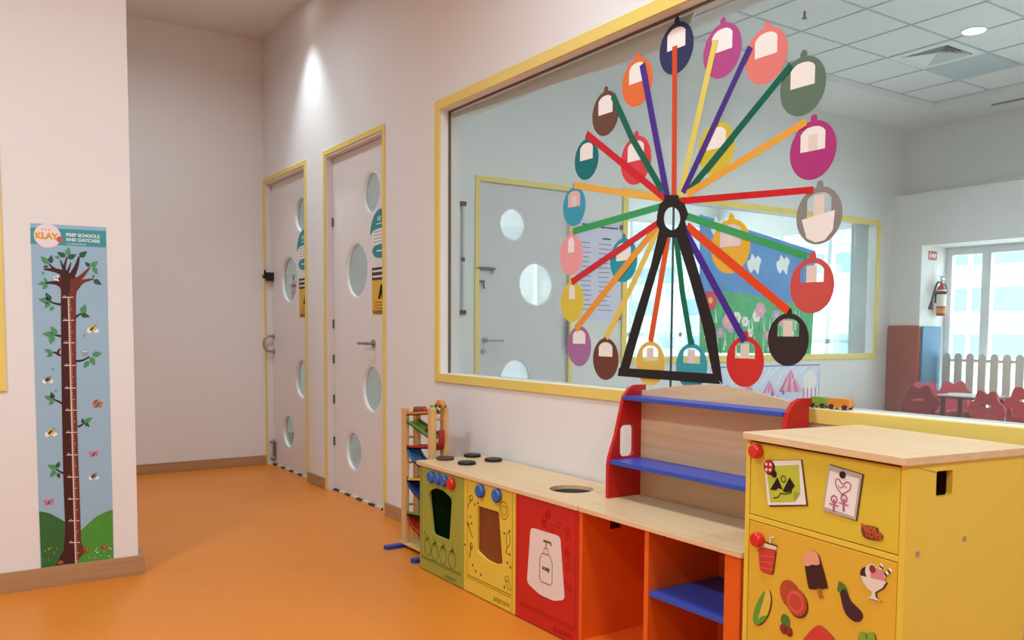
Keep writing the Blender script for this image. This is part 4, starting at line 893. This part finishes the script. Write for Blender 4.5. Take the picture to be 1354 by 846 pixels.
# ------------------------------------------------------------------ toy fridge
th = math.radians(-7.5); fex, fey = Vector((math.cos(th),math.sin(th),0)), Vector((-math.sin(th),math.cos(th),0))
FO = Vector((-1.539,-.468,0)); FW, FD, FT = .505, .425, .864
FF = Frame(FO, fex, Z, -fey); FP = Frame(FO, fex, fey, Z); FS = Frame(FO+fex*FW, fey, Z, fex)
fg = thing('toy_fridge', 'yellow wooden toy fridge with maple top and printed food pictures', 'toy fridge', tuple(FO+fex*FW/2+fey*FD/2))
MB().prism(FP, roundpoly(rect(-.006,-.014,FW+.006,FD+.004),.012,3), FT, .882, None).build('fridge_top', MAPLE, fg, .004)
MB().box((0,0,0),(.016,FD,FT), TOYYEL, FP).build('left_side', None, fg, .001)
hol = rrect(.093,.787,.147,.845,.006)
MB().prism(FS, rect(0,0,FD,FT), -.016, 0, TOYYEL, [hol]).build('right_side', None, fg, .001)
MB().box((.016,FD-.01,0),(FW-.016,FD,FT), TOYYEL, FP).build('back_panel', None, fg)
MB().box((.016,.001,.648),(FW-.016,.03,.662), TOYYEL, FP).build('middle_rail', None, fg, .001)
MB().box((.016,.001,0),(FW-.016,.03,.05), TOYYEL, FP).build('plinth', None, fg, .001)
MB().box((.0161,.03,.655),(FW-.0161,FD-.0101,.661), TOYYEL, FP).build('inner_shelf', None, fg)
MB().cyl(FS.p(.041,.666,0),FS.p(.041,.666,.002),.006).build('screw', STEEL, fg)
MB().cyl(FS.p(.195,.684,0),FS.p(.195,.684,.002),.006).build('screw', STEEL, fg)
du = MB().box((.018,.664,-.016),(FW-.018,.857,-.001), TOYYEL2, FF).build('freezer_door', None, fg, .0015)
dlw = MB().box((.018,.052,-.016),(FW-.018,.646,-.001), TOYAMB, FF).build('fridge_door', None, fg, .0015)
knob(.047,.836,.019,KRED,du,FF,.022); knob(.061,.603,.019,KRED,dlw,FF,.022)
def fq(pts): return [FF.at(*p) for p in pts]
SHAD = mat('printed_shadow_and_lines','#5a3a18',.6)  # drop shadow printed as part of the artwork, also some printed lines
# mountain note with ladybird
k = MB(); k.prism(FF, fq([(1018,670),(1011.5,609),(1061,607.5),(1068.5,669)]), .0002, .0008, SHAD)
k.prism(FF, fq([(1016,667.5),(1010.5,609.5),(1059.5,608),(1066.5,667)]), .001, .0016, PAPER)
k.prism(FF, fq([(1019.5,664),(1014,616),(1057,614.5),(1059,652),(1052,663)]), .0018, .0022, mat('note_lime','#bcc43a',.6))
k.prism(FF, fq([(1052,663),(1050,650),(1059,652)]), .0024, .0027, mat('note_lime_dark','#98a632',.6))
for a in ([(1019.5,647),(1029,631),(1036,647),(1030,645),(1027,648)],[(1036,649),(1045,631),(1052,642),(1046,650),(1040,651)]): k.prism(FF, fq(a), .0024, .003, INK)
cc = FF.at(1037,633); k.strip(FF, [(cc[0]+.008*math.cos(t*PI/5), cc[1]+.008*math.sin(t*PI/5)) for t in range(11)], .0025, INK, .0024, .003)
k.strip(FF, fq([(1024,658),(1030,657),(1033,652),(1040,653),(1047,651),(1048,648)]), .0025, INK, .0024, .003)
lb = FF.at(1018.5,617.5); k.prism(FF, circ(*lb,.0195,18), .003, .004, INK); k.prism(FF, circ(lb[0]-.001,lb[1]+.001,.0175,18), .0042, .006, mat('ladybird_red','#b3262a',.4))
for a, b_ in ((-.008,.007),(.007,.008),(-.007,-.007),(.006,-.006)): k.prism(FF, circ(lb[0]+a,lb[1]+b_,.004,8), .0062, .0066, PAPER)
k.prism(FF, circ(lb[0]+.018,lb[1]-.015,.009,10), .003, .005, INK); k.build('mountain_picture', None, du)
# heart drawing
k = MB(); k.prism(FF, fq([(1090,675),(1098,613.5),(1142.5,627),(1133.5,689)]), .0002, .0008, SHAD)
k.prism(FF, fq([(1088.5,674.5),(1096.5,614.5),(1140.5,627.5),(1132,687.5)]), .001, .0016, mat('note_grey','#b9b1ac',.6)); k.prism(FF, fq([(1091,670),(1098,622),(1137,633),(1130,683)]), .0018, .0022, PAPER)
k.prism(FF, circ(*FF.at(1115.5,627.5),.0085,14), .0024, .005, BLACK)
PKI = mat('pink_crayon','#b06a86',.6); hp = fq([(1114,653),(1107,643),(1106,635),(1110,633),(1115,640),(1121,637),(1126,641),(1124,648),(1114,653)]); k.strip(FF, smooth(hp,3,False), .0028, PKI, .0024, .003)
for x in (1104,1117):
    c0 = FF.at(x,660 if x < 1110 else 659); k.strip(FF, [(c0[0]+.009*math.cos(t*PI/4), c0[1]+.009*math.sin(t*PI/4)) for t in range(9)], .004, PKI, .0024, .003); k.strip(FF, [c0,(c0[0],c0[1]-.03)], .006, PKI, .0024, .0031); k.strip(FF, [(c0[0]-.014,c0[1]-.012),(c0[0]+.014,c0[1]-.014)], .003, PKI, .0024, .0032)
k.strip(FF, fq([(1109,641),(1112,645),(1118,642),(1121,645)]), .002, PKI, .0024, .003)
k.build('heart_drawing', None, du)
# toy maker's lettering badge
k = MB(); RB = mat('badge_red','#c25a35',.5)
bp = fq([(1139,698),(1143,694.5),(1152,695),(1161,698),(1162,703),(1167,706.5),(1167,713),(1160,714.5),(1144,711),(1140,703)])
k.prism(FF, smooth(bp,3), .0004, .002, mat('badge_dark','#7a3a20',.5)); 
a0 = FF.at(1142,702.8); a1 = FF.at(1162,708); dv = (1, 0)
k.text(FF, 'PAPA', *FF.at(1149.5,702), .019, RB, .0026, 'CENTER', bold=.05, dirv=dv); k.text(FF, 'TOYS', *FF.at(1155.5,711), .019, RB, .0026, 'CENTER', bold=.05, dirv=dv)
k.build('badge', None, du)
# lower door pictures
def pic(name, layers):
    k = MB(); base = layers[0][1]
    for i, (mt, pts) in enumerate(layers):
        k.prism(FF, pts, .0002+.0006*i, .0008+.0006*i, mt)
    return k.build(name, None, dlw)
def off(pts, dx=1.3, dy=1.2): return [(x+dx, y+dy) for x, y in pts]
C1 = [(1003,724),(1026,726.5),(1021.5,759),(1005.5,754.5)]; CUPR = mat('print_cup_red','#cf3f35',.5); LIDW = mat('print_lid','#e6d9c8',.5)
k = MB(); k.prism(FF, roundpoly(fq(off(C1)),.008), .0002, .0008, SHAD); k.prism(FF, roundpoly(fq(C1),.008), .001, .0016, CUPR)
for i in range(3): k.strip(FF, fq([(1004.5+i*.7,734+i*8),(1025-i*1.3,736.5+i*8.2)]), .0022, mat('print_cup_line','#e06a58',.5), .0018, .0022)
k.prism(FF, roundpoly(fq([(1009,717),(1028,722.5),(1027,727),(1009,722.5)]),.004), .0018, .0026, LIDW); k.strip(FF, fq([(1019,719),(1019.5,710),(1025,709.5)]), .005, LIDW, .0018, .0024); k.strip(FF, fq([(1012,716.5),(1029,722)]), .004, SHAD, .0026, .003); k.build('drink_picture', None, dlw)
L1 = [(1064.5,748),(1063,738),(1067,729),(1075,728),(1082,733),(1085,742),(1093,772),(1091,777),(1073,778),(1069,774)]
k = MB(); k.prism(FF, smooth(fq(off(L1)),3), .0002, .0008, SHAD); k.prism(FF, smooth(fq(L1),3), .001, .0016, mat('print_chocolate','#3c1a1c',.5))
k.prism(FF, smooth(fq([(1064.5,747),(1063,738),(1067,729),(1075,728),(1082,733),(1084.5,745),(1079,747),(1075,746),(1070,748)]),3), .0018, .0024, mat('print_pink_ice','#e7a184',.5)); k.strip(FF, fq([(1082.5,777),(1086.5,790.5)]), .013, mat('print_stick','#a86a2a',.5), .0008, .0014); k.build('ice_lolly_picture', None, dlw)
k = MB(); cob = [(1013,780),(1018,782),(1019.5,795),(1015,813),(1005,825),(998,824),(997,813),(1003,795)]
k.prism(FF, smooth(fq(off(cob)),3), .0002, .0008, SHAD); k.prism(FF, smooth(fq(cob),3), .001, .0016, mat('print_corn','#dcc04a',.5)); k.prism(FF, smooth(fq([(1012,781),(1009,795),(1004,812),(1001,825),(997,822),(997,811),(1003,794)]),3), .0018, .0024, mat('print_husk','#5f9a34',.5)); k.prism(FF, smooth(fq([(1001,825),(1006,816),(1015,814),(1010,822)]),3), .0024, .003, mat('print_husk','#5f9a34',.5)); k.build('corn_picture', None, dlw)
k = MB(); a, b_ = FF.at(1044,784), FF.at(1053.5,796); HAMD = mat('print_sausage','#b54a2e',.5)
for c0, r in ((a,.034),(b_,.036)): k.prism(FF, circ(c0[0]+.003,c0[1]-.003,r,20), .0002, .0008, SHAD)
k.prism(FF, circ(*a,.033,20), .001, .0015, HAMD); k.prism(FF, circ(*b_,.0355,20), .0016, .002, HAMD); k.prism(FF, circ(b_[0]-.002,b_[1],.029,20), .0022, .0026, mat('print_ham','#d85a48',.5)); k.prism(FF, circ(b_[0]-.002,b_[1],.02,16), .0028, .0031, mat('print_ham_dark','#c54438',.5)); k.build('sausage_picture', None, dlw)
k = MB(); k.prism(FF, circ(*FF.at(1038.5,820.5),.016,14,.017), .0002, .001, mat('print_leaf','#4d7a2e',.5))
for x, y in ((1036,831),(1042.5,834)): k.prism(FF, circ(*FF.at(x+.8,y+.8),.013,12), .0002, .0008, SHAD); k.prism(FF, circ(*FF.at(x,y),.012,12), .001, .0016, mat('print_cherry','#8c2d22',.5))
k.strip(FF, fq([(1038,824),(1037,830)]), .003, SHAD, .001, .0015); k.build('cherry_picture', None, dlw)
eg = [(1110,775),(1114,774),(1119,780),(1124,793),(1136,805),(1140,813),(1136,820),(1128,820),(1120,813),(1115,802),(1112,788)]
k = MB(); k.prism(FF, smooth(fq(off(eg)),3), .0002, .0008, SHAD); k.prism(FF, smooth(fq(eg),3), .001, .0016, mat('print_aubergine','#40202e',.5)); k.prism(FF, smooth(fq([(1110,768),(1113,770),(1119,775),(1121,782),(1116,778),(1112,783),(1108,780),(1109,774)]),3), .0018, .0024, mat('print_leaf','#4d7a2e',.5)); k.build('aubergine_picture', None, dlw)
bw_ = [(1138.5,760.5),(1173,769),(1168,777),(1161,781),(1158,783),(1159,790),(1166,795),(1147,789.5),(1153,788),(1154,782),(1148,778),(1142,769)]
k = MB(); k.prism(FF, fq(off(bw_)), .0002, .0008, SHAD)
for i, c0 in enumerate(((1147,761,.02,mat('print_chocolate','#3c1a1c',.5)),(1154,757,.02,LIDW),(1161,762.5,.02,mat('print_pink_scoop','#d98a8c',.5)))): k.prism(FF, circ(*FF.at(c0[0],c0[1]),c0[2],16), .001, .0013+.0003*i, c0[3])
for a, b_ in (((1161,760),(1167,746)),((1166,764),(1179,752.5))):
    for j in range(6):
        t0, t1 = j/6, (j+1)/6; k.strip(FF, fq([(a[0]+(b_[0]-a[0])*t0,a[1]+(b_[1]-a[1])*t0),(a[0]+(b_[0]-a[0])*t1,a[1]+(b_[1]-a[1])*t1)]), .009, PAPER if j%2 else SHAD, .0008, .0012)
k.prism(FF, circ(*FF.at(1154.5,752),.009,12), .002, .0026, mat('print_cherry','#8c2d22',.5)); k.prism(FF, fq(bw_), .0022, .0028, LIDW); k.build('sundae_picture', None, dlw)
k = MB(); ml = [(1082,826.5),(1090,830),(1104,848),(1095,868),(1075,868),(1060,852),(1072,834)]; k.prism(FF, smooth(fq(off(ml)),3), .0002, .0008, SHAD); k.prism(FF, smooth(fq(ml),3), .001, .0016, mat('print_cup_red','#cf3f35',.5)); k.build('melon_picture', None, dlw)
k = MB(); bc = [(1136,838),(1141,835),(1147,837),(1153,835),(1157,840),(1158,856),(1150,868),(1140,862),(1135,850)]; k.prism(FF, smooth(fq(off(bc)),3), .0002, .0008, SHAD); k.prism(FF, smooth(fq(bc),3), .001, .0016, mat('print_broccoli','#86a838',.5)); k.strip(FF, fq([(1146,838),(1147,844)]), .005, mat('print_leaf','#4d7a2e',.5), .0018, .0022); k.build('broccoli_picture', None, dlw)

# ------------------------------------------------------------------ toy cars
def car(label, loc, rz, col, L=.05, tilt=0, block=0):
    o = thing('toy_car', label, 'toy car', loc, 'small wooden toy cars')
    mt = {'green': mat('car_green','#7fa232',.4), 'orange': mat('car_orange','#d98a2a',.4), 'red': mat('car_red','#a6402c',.4), 'brown': mat('car_brown','#8a4a34',.45)}[col]
    R = Matrix.Translation(loc) @ Matrix.Rotation(rz,4,'Z') @ Matrix.Rotation(tilt,4,'Y'); P = lambda a, b_, c: R @ Vector((a, b_, c)); h = L*.5; wd = L*.22
    fr_ = Frame(P(0,0,0), (P(1,0,0)-P(0,0,0)), (P(0,0,1)-P(0,0,0)), (P(0,-1,0)-P(0,0,0)))
    if block: MB().prism(fr_, roundpoly([(-h,.006),(h*.85,.006),(h,.014),(h,.024),(h*.8,.034),(-h*.8,.034),(-h,.026)],.004), -wd, wd, mt).build('body', None, o, .002)
    else: MB().prism(fr_, roundpoly([(-h,.007),(h,.007),(h,.02),(h*.6,.024),(h*.35,.036),(-h*.55,.036),(-h*.8,.024),(-h,.022)],.004), -wd, wd, mt).build('body', None, o, .0015)
    wm = mat('wheel_dark','#43302a',.5)
    for a in (-.6,.6):
        for b_ in (-1,1):
            MB().cyl(P(a*h,b_*wd,.008),P(a*h,b_*(wd+.006),.008),.008,wm,n=16).build('wheel', None, o)
    return o
car('green toy car on the window sill next to the red hutch end', (-1.672,.018,.9145), .15, 'green', .056, 0, 1)
car('orange toy car on the window sill, coupled behind the green one', (-1.598,.022,.9145), .12, 'orange', .072, 0, 1)
# ------------------------------------------------------------------ car ramp tower
rt = thing('ramp_tower', 'tall wooden car ramp tower with coloured ramps left of the cooker', 'toy', (-3.86,-.21,0))
AX, BX, FY_, BY_ = -4.013, -3.715, -.252, -.182
for x in (AX, BX):
    for y in (FY_, BY_):
        MB().box((x-.024,y-.013,.028),(x+.024,y+.013,.742 if x == AX else .765), PINE).build('post', None, rt, .005)
MB().box((AX-.03,FY_-.02,.018),(BX+.03,BY_+.02,.03), PINE).build('base_board', None, rt, .003)
for x, a, b_ in ((AX-.01,-.37,-.06),(BX-.0,-.37,-.06)):
    MB().prism(WORLD, rrect(x-.022,a,x+.022,b_,.02), .0, .018, NAVY).build('foot', None, rt, .004)
for z in (.705,.585,.45,.225,):
    for x in (AX, BX): MB().cyl((x,FY_,z),(x,BY_,z),.006,PINE).build('dowel', None, rt)
RC = [('orange',mat('ramp_orange','#e0842a',.4),.702,.728),('green',mat('ramp_green','#5f9a3c',.4),.665,.605),('red',mat('ramp_red','#b02c30',.4),.528,.556),('blue',mat('ramp_blue','#3f78b8',.4),.5,.42),('yellow',mat('ramp_yellow','#e0b830',.4),.355,.39),('navy',NAVY,.335,.26),('green',mat('ramp_green','#5f9a3c',.4),.178,.205),('red',mat('ramp_red2','#c23a28',.4),.145,.065)]
xl, xr_ = AX+.024, BX-.024; y0, y1 = FY_-.004, BY_+.004
RF = Frame((0,0,0),(1,0,0),Z,(0,-1,0))
for i, (nm, mt, za, zb) in enumerate(RC):
    m = MB()
    if i%2 == 1 and i > 1:   # curved catcher at the left end
        pts = smooth([(xl+.002,za+.03),(xl+.02,za-.0),(xl+.06,za-.028),(xl+.12,za-.045),(xr_,zb)],5,False)
    else: pts = [(xl,za),(xr_,zb)]
    n = len(pts)
    for j in range(n-1):
        a, b_ = pts[j], pts[j+1]; v = [Vector((a[0],y0,a[1])),Vector((b_[0],y0,b_[1])),Vector((b_[0],y1,b_[1])),Vector((a[0],y1,a[1]))]; up = Vector((0,0,.006)); rail = Vector((0,0,.018))
        m.add(v+[q+up for q in v], [(3,2,1,0),(4,5,6,7),(0,1,5,4),(2,3,7,6),(1,2,6,5),(3,0,4,7)], mt)
        for yy in (y0, y1-.006):
            q = [Vector((a[0],yy,a[1])),Vector((b_[0],yy,b_[1])),Vector((b_[0],yy+.006,b_[1])),Vector((a[0],yy+.006,a[1]))]
            m.add(q+[p_+rail for p_ in q], [(3,2,1,0),(4,5,6,7),(0,1,5,4),(2,3,7,6),(1,2,6,5),(3,0,4,7)], mt)
    m.build(nm+'_ramp', None, rt)
m = MB(); m.strip(RF, smooth([(BX-.03,.552),(BX+.005,.556),(BX+.028,.585),(BX+.033,.625),(BX+.03,.655)],4,False), .008, mat('ramp_red','#b02c30',.4), .20, .232); m.build('catch_cup', None, rt)
yc = (FY_+BY_)/2; ang = -math.atan2(.026, xr_-xl)
car('red-brown toy car at the left on the orange top ramp', (-3.94,yc,.716), 0, 'brown', .05, ang)
car('red-brown toy car in the middle of the orange top ramp', (-3.87,yc,.722), 0, 'red', .05, ang)
car('green toy car riding highest on the ramp tower', (-3.765,yc,.737), 0, 'green', .05, ang)
car('orange toy car at the right-hand top of the ramp tower', (-3.69,yc-.0,.766), PI/2*.0, 'orange', .06)
car('red-brown toy car on the green ramp of the tower', (-3.80,yc,.63), 0, 'red', .055, math.atan2(.06, xr_-xl))

# ------------------------------------------------------------------ lights
def area(name, loc, size, power, col=(1,1,1), spread=150, rot=(0,0,0)):
    l = bpy.data.lights.new(name, 'AREA'); l.shape = 'DISK'; l.size = size; l.energy = power; l.color = col; l.spread = math.radians(spread)
    o = bpy.data.objects.new(name, l); COL.objects.link(o); o.location = loc; o.rotation_euler = rot; return o
def spot(name, loc, power, ang, blend, col=(1,1,1), r=.04):
    l = bpy.data.lights.new(name, 'SPOT'); l.energy = power; l.spot_size = math.radians(ang); l.spot_blend = blend; l.color = col; l.shadow_soft_size = r
    o = bpy.data.objects.new(name, l); COL.objects.link(o); o.location = loc; return o
WARM = (1,.93,.86); NEUT = (.74,.9,1); COOL = (1,.985,.96)
def downlight(i, x, y, where):
    o = thing('ceiling_downlight', 'round recessed downlight in the plain ceiling ' + where, 'light', (x,y,H))
    MB().prism(WORLD, circ(x,y,.075), H-.006, H-.0005, None, [circ(x,y,.06)]).build('light_trim', VWH, o)
    MB().prism(WORLD, circ(x,y,.0595), H-.004, H-.001).build('light_lens', emis('lamp_glow_%d' % i, '#fff8f0', 6), o)
spot('lamp_corridor', (-6.0,-.24,H-.02), 38, 75, .9, (.8,.95,1))
downlight(0, -6.0, -.24, 'above the far door')
PTS = [(-5.6,-1.2,11,'over the passage'),(-2.2,-1.0,19,'over the toy kitchen'),(-2.2,-3.4,38,'behind the camera side'),(.6,-1.2,28,'over the window end'),(.6,-3.4,26,'at the back of the room'),(-5.6,-3.6,9,'behind the left wall')]
for i, (x, y, e, wh) in enumerate(PTS):
    area('lamp_room', (x,y,H-.02), .5, e, NEUT, 160)
    downlight(i+1, x, y, wh)
for x, y, e in ((-3.805,4.766,16),(-1.4,4.766,16),(-3.805,2.4,8),(-1.4,2.4,14),(.9,3.6,16)): area('lamp_playroom', (x,y,TZ-.02), .3, e, COOL, 165)
area('lamp_next', (-7.6,3.5,3.15), .4, 60, COOL, 165)
W = bpy.data.worlds.new('sky'); S.world = W; W.use_nodes = True
bg = W.node_tree.nodes['Background']; bg.inputs[0].default_value = (.9,.96,1,1); bg.inputs[1].default_value = 5.5

# ------------------------------------------------------------------ camera and view
cd = bpy.data.cameras.new('camera'); co = bpy.data.objects.new('camera', cd); COL.objects.link(co); S.camera = co
M = Matrix((( _r.x,_u.x,-_f.x,CAM.x),(_r.y,_u.y,-_f.y,CAM.y),(_r.z,_u.z,-_f.z,CAM.z),(0,0,0,1))); co.matrix_world = M
cd.sensor_fit = 'HORIZONTAL'; cd.sensor_width = 36; cd.lens = F/1354*36; cd.shift_x = 0; cd.shift_y = (CY-423)/1354; cd.clip_start = .05; cd.clip_end = 200
S.view_settings.view_transform = 'Standard'; S.view_settings.look = 'None'; S.view_settings.gamma = 1; S.view_settings.exposure = .72; S.view_settings.use_curve_mapping = False
S.cycles.use_denoising = True; S.cycles.max_bounces = 8; S.cycles.diffuse_bounces = 5; S.cycles.transparent_max_bounces = 16; S.cycles.sample_clamp_indirect = 6
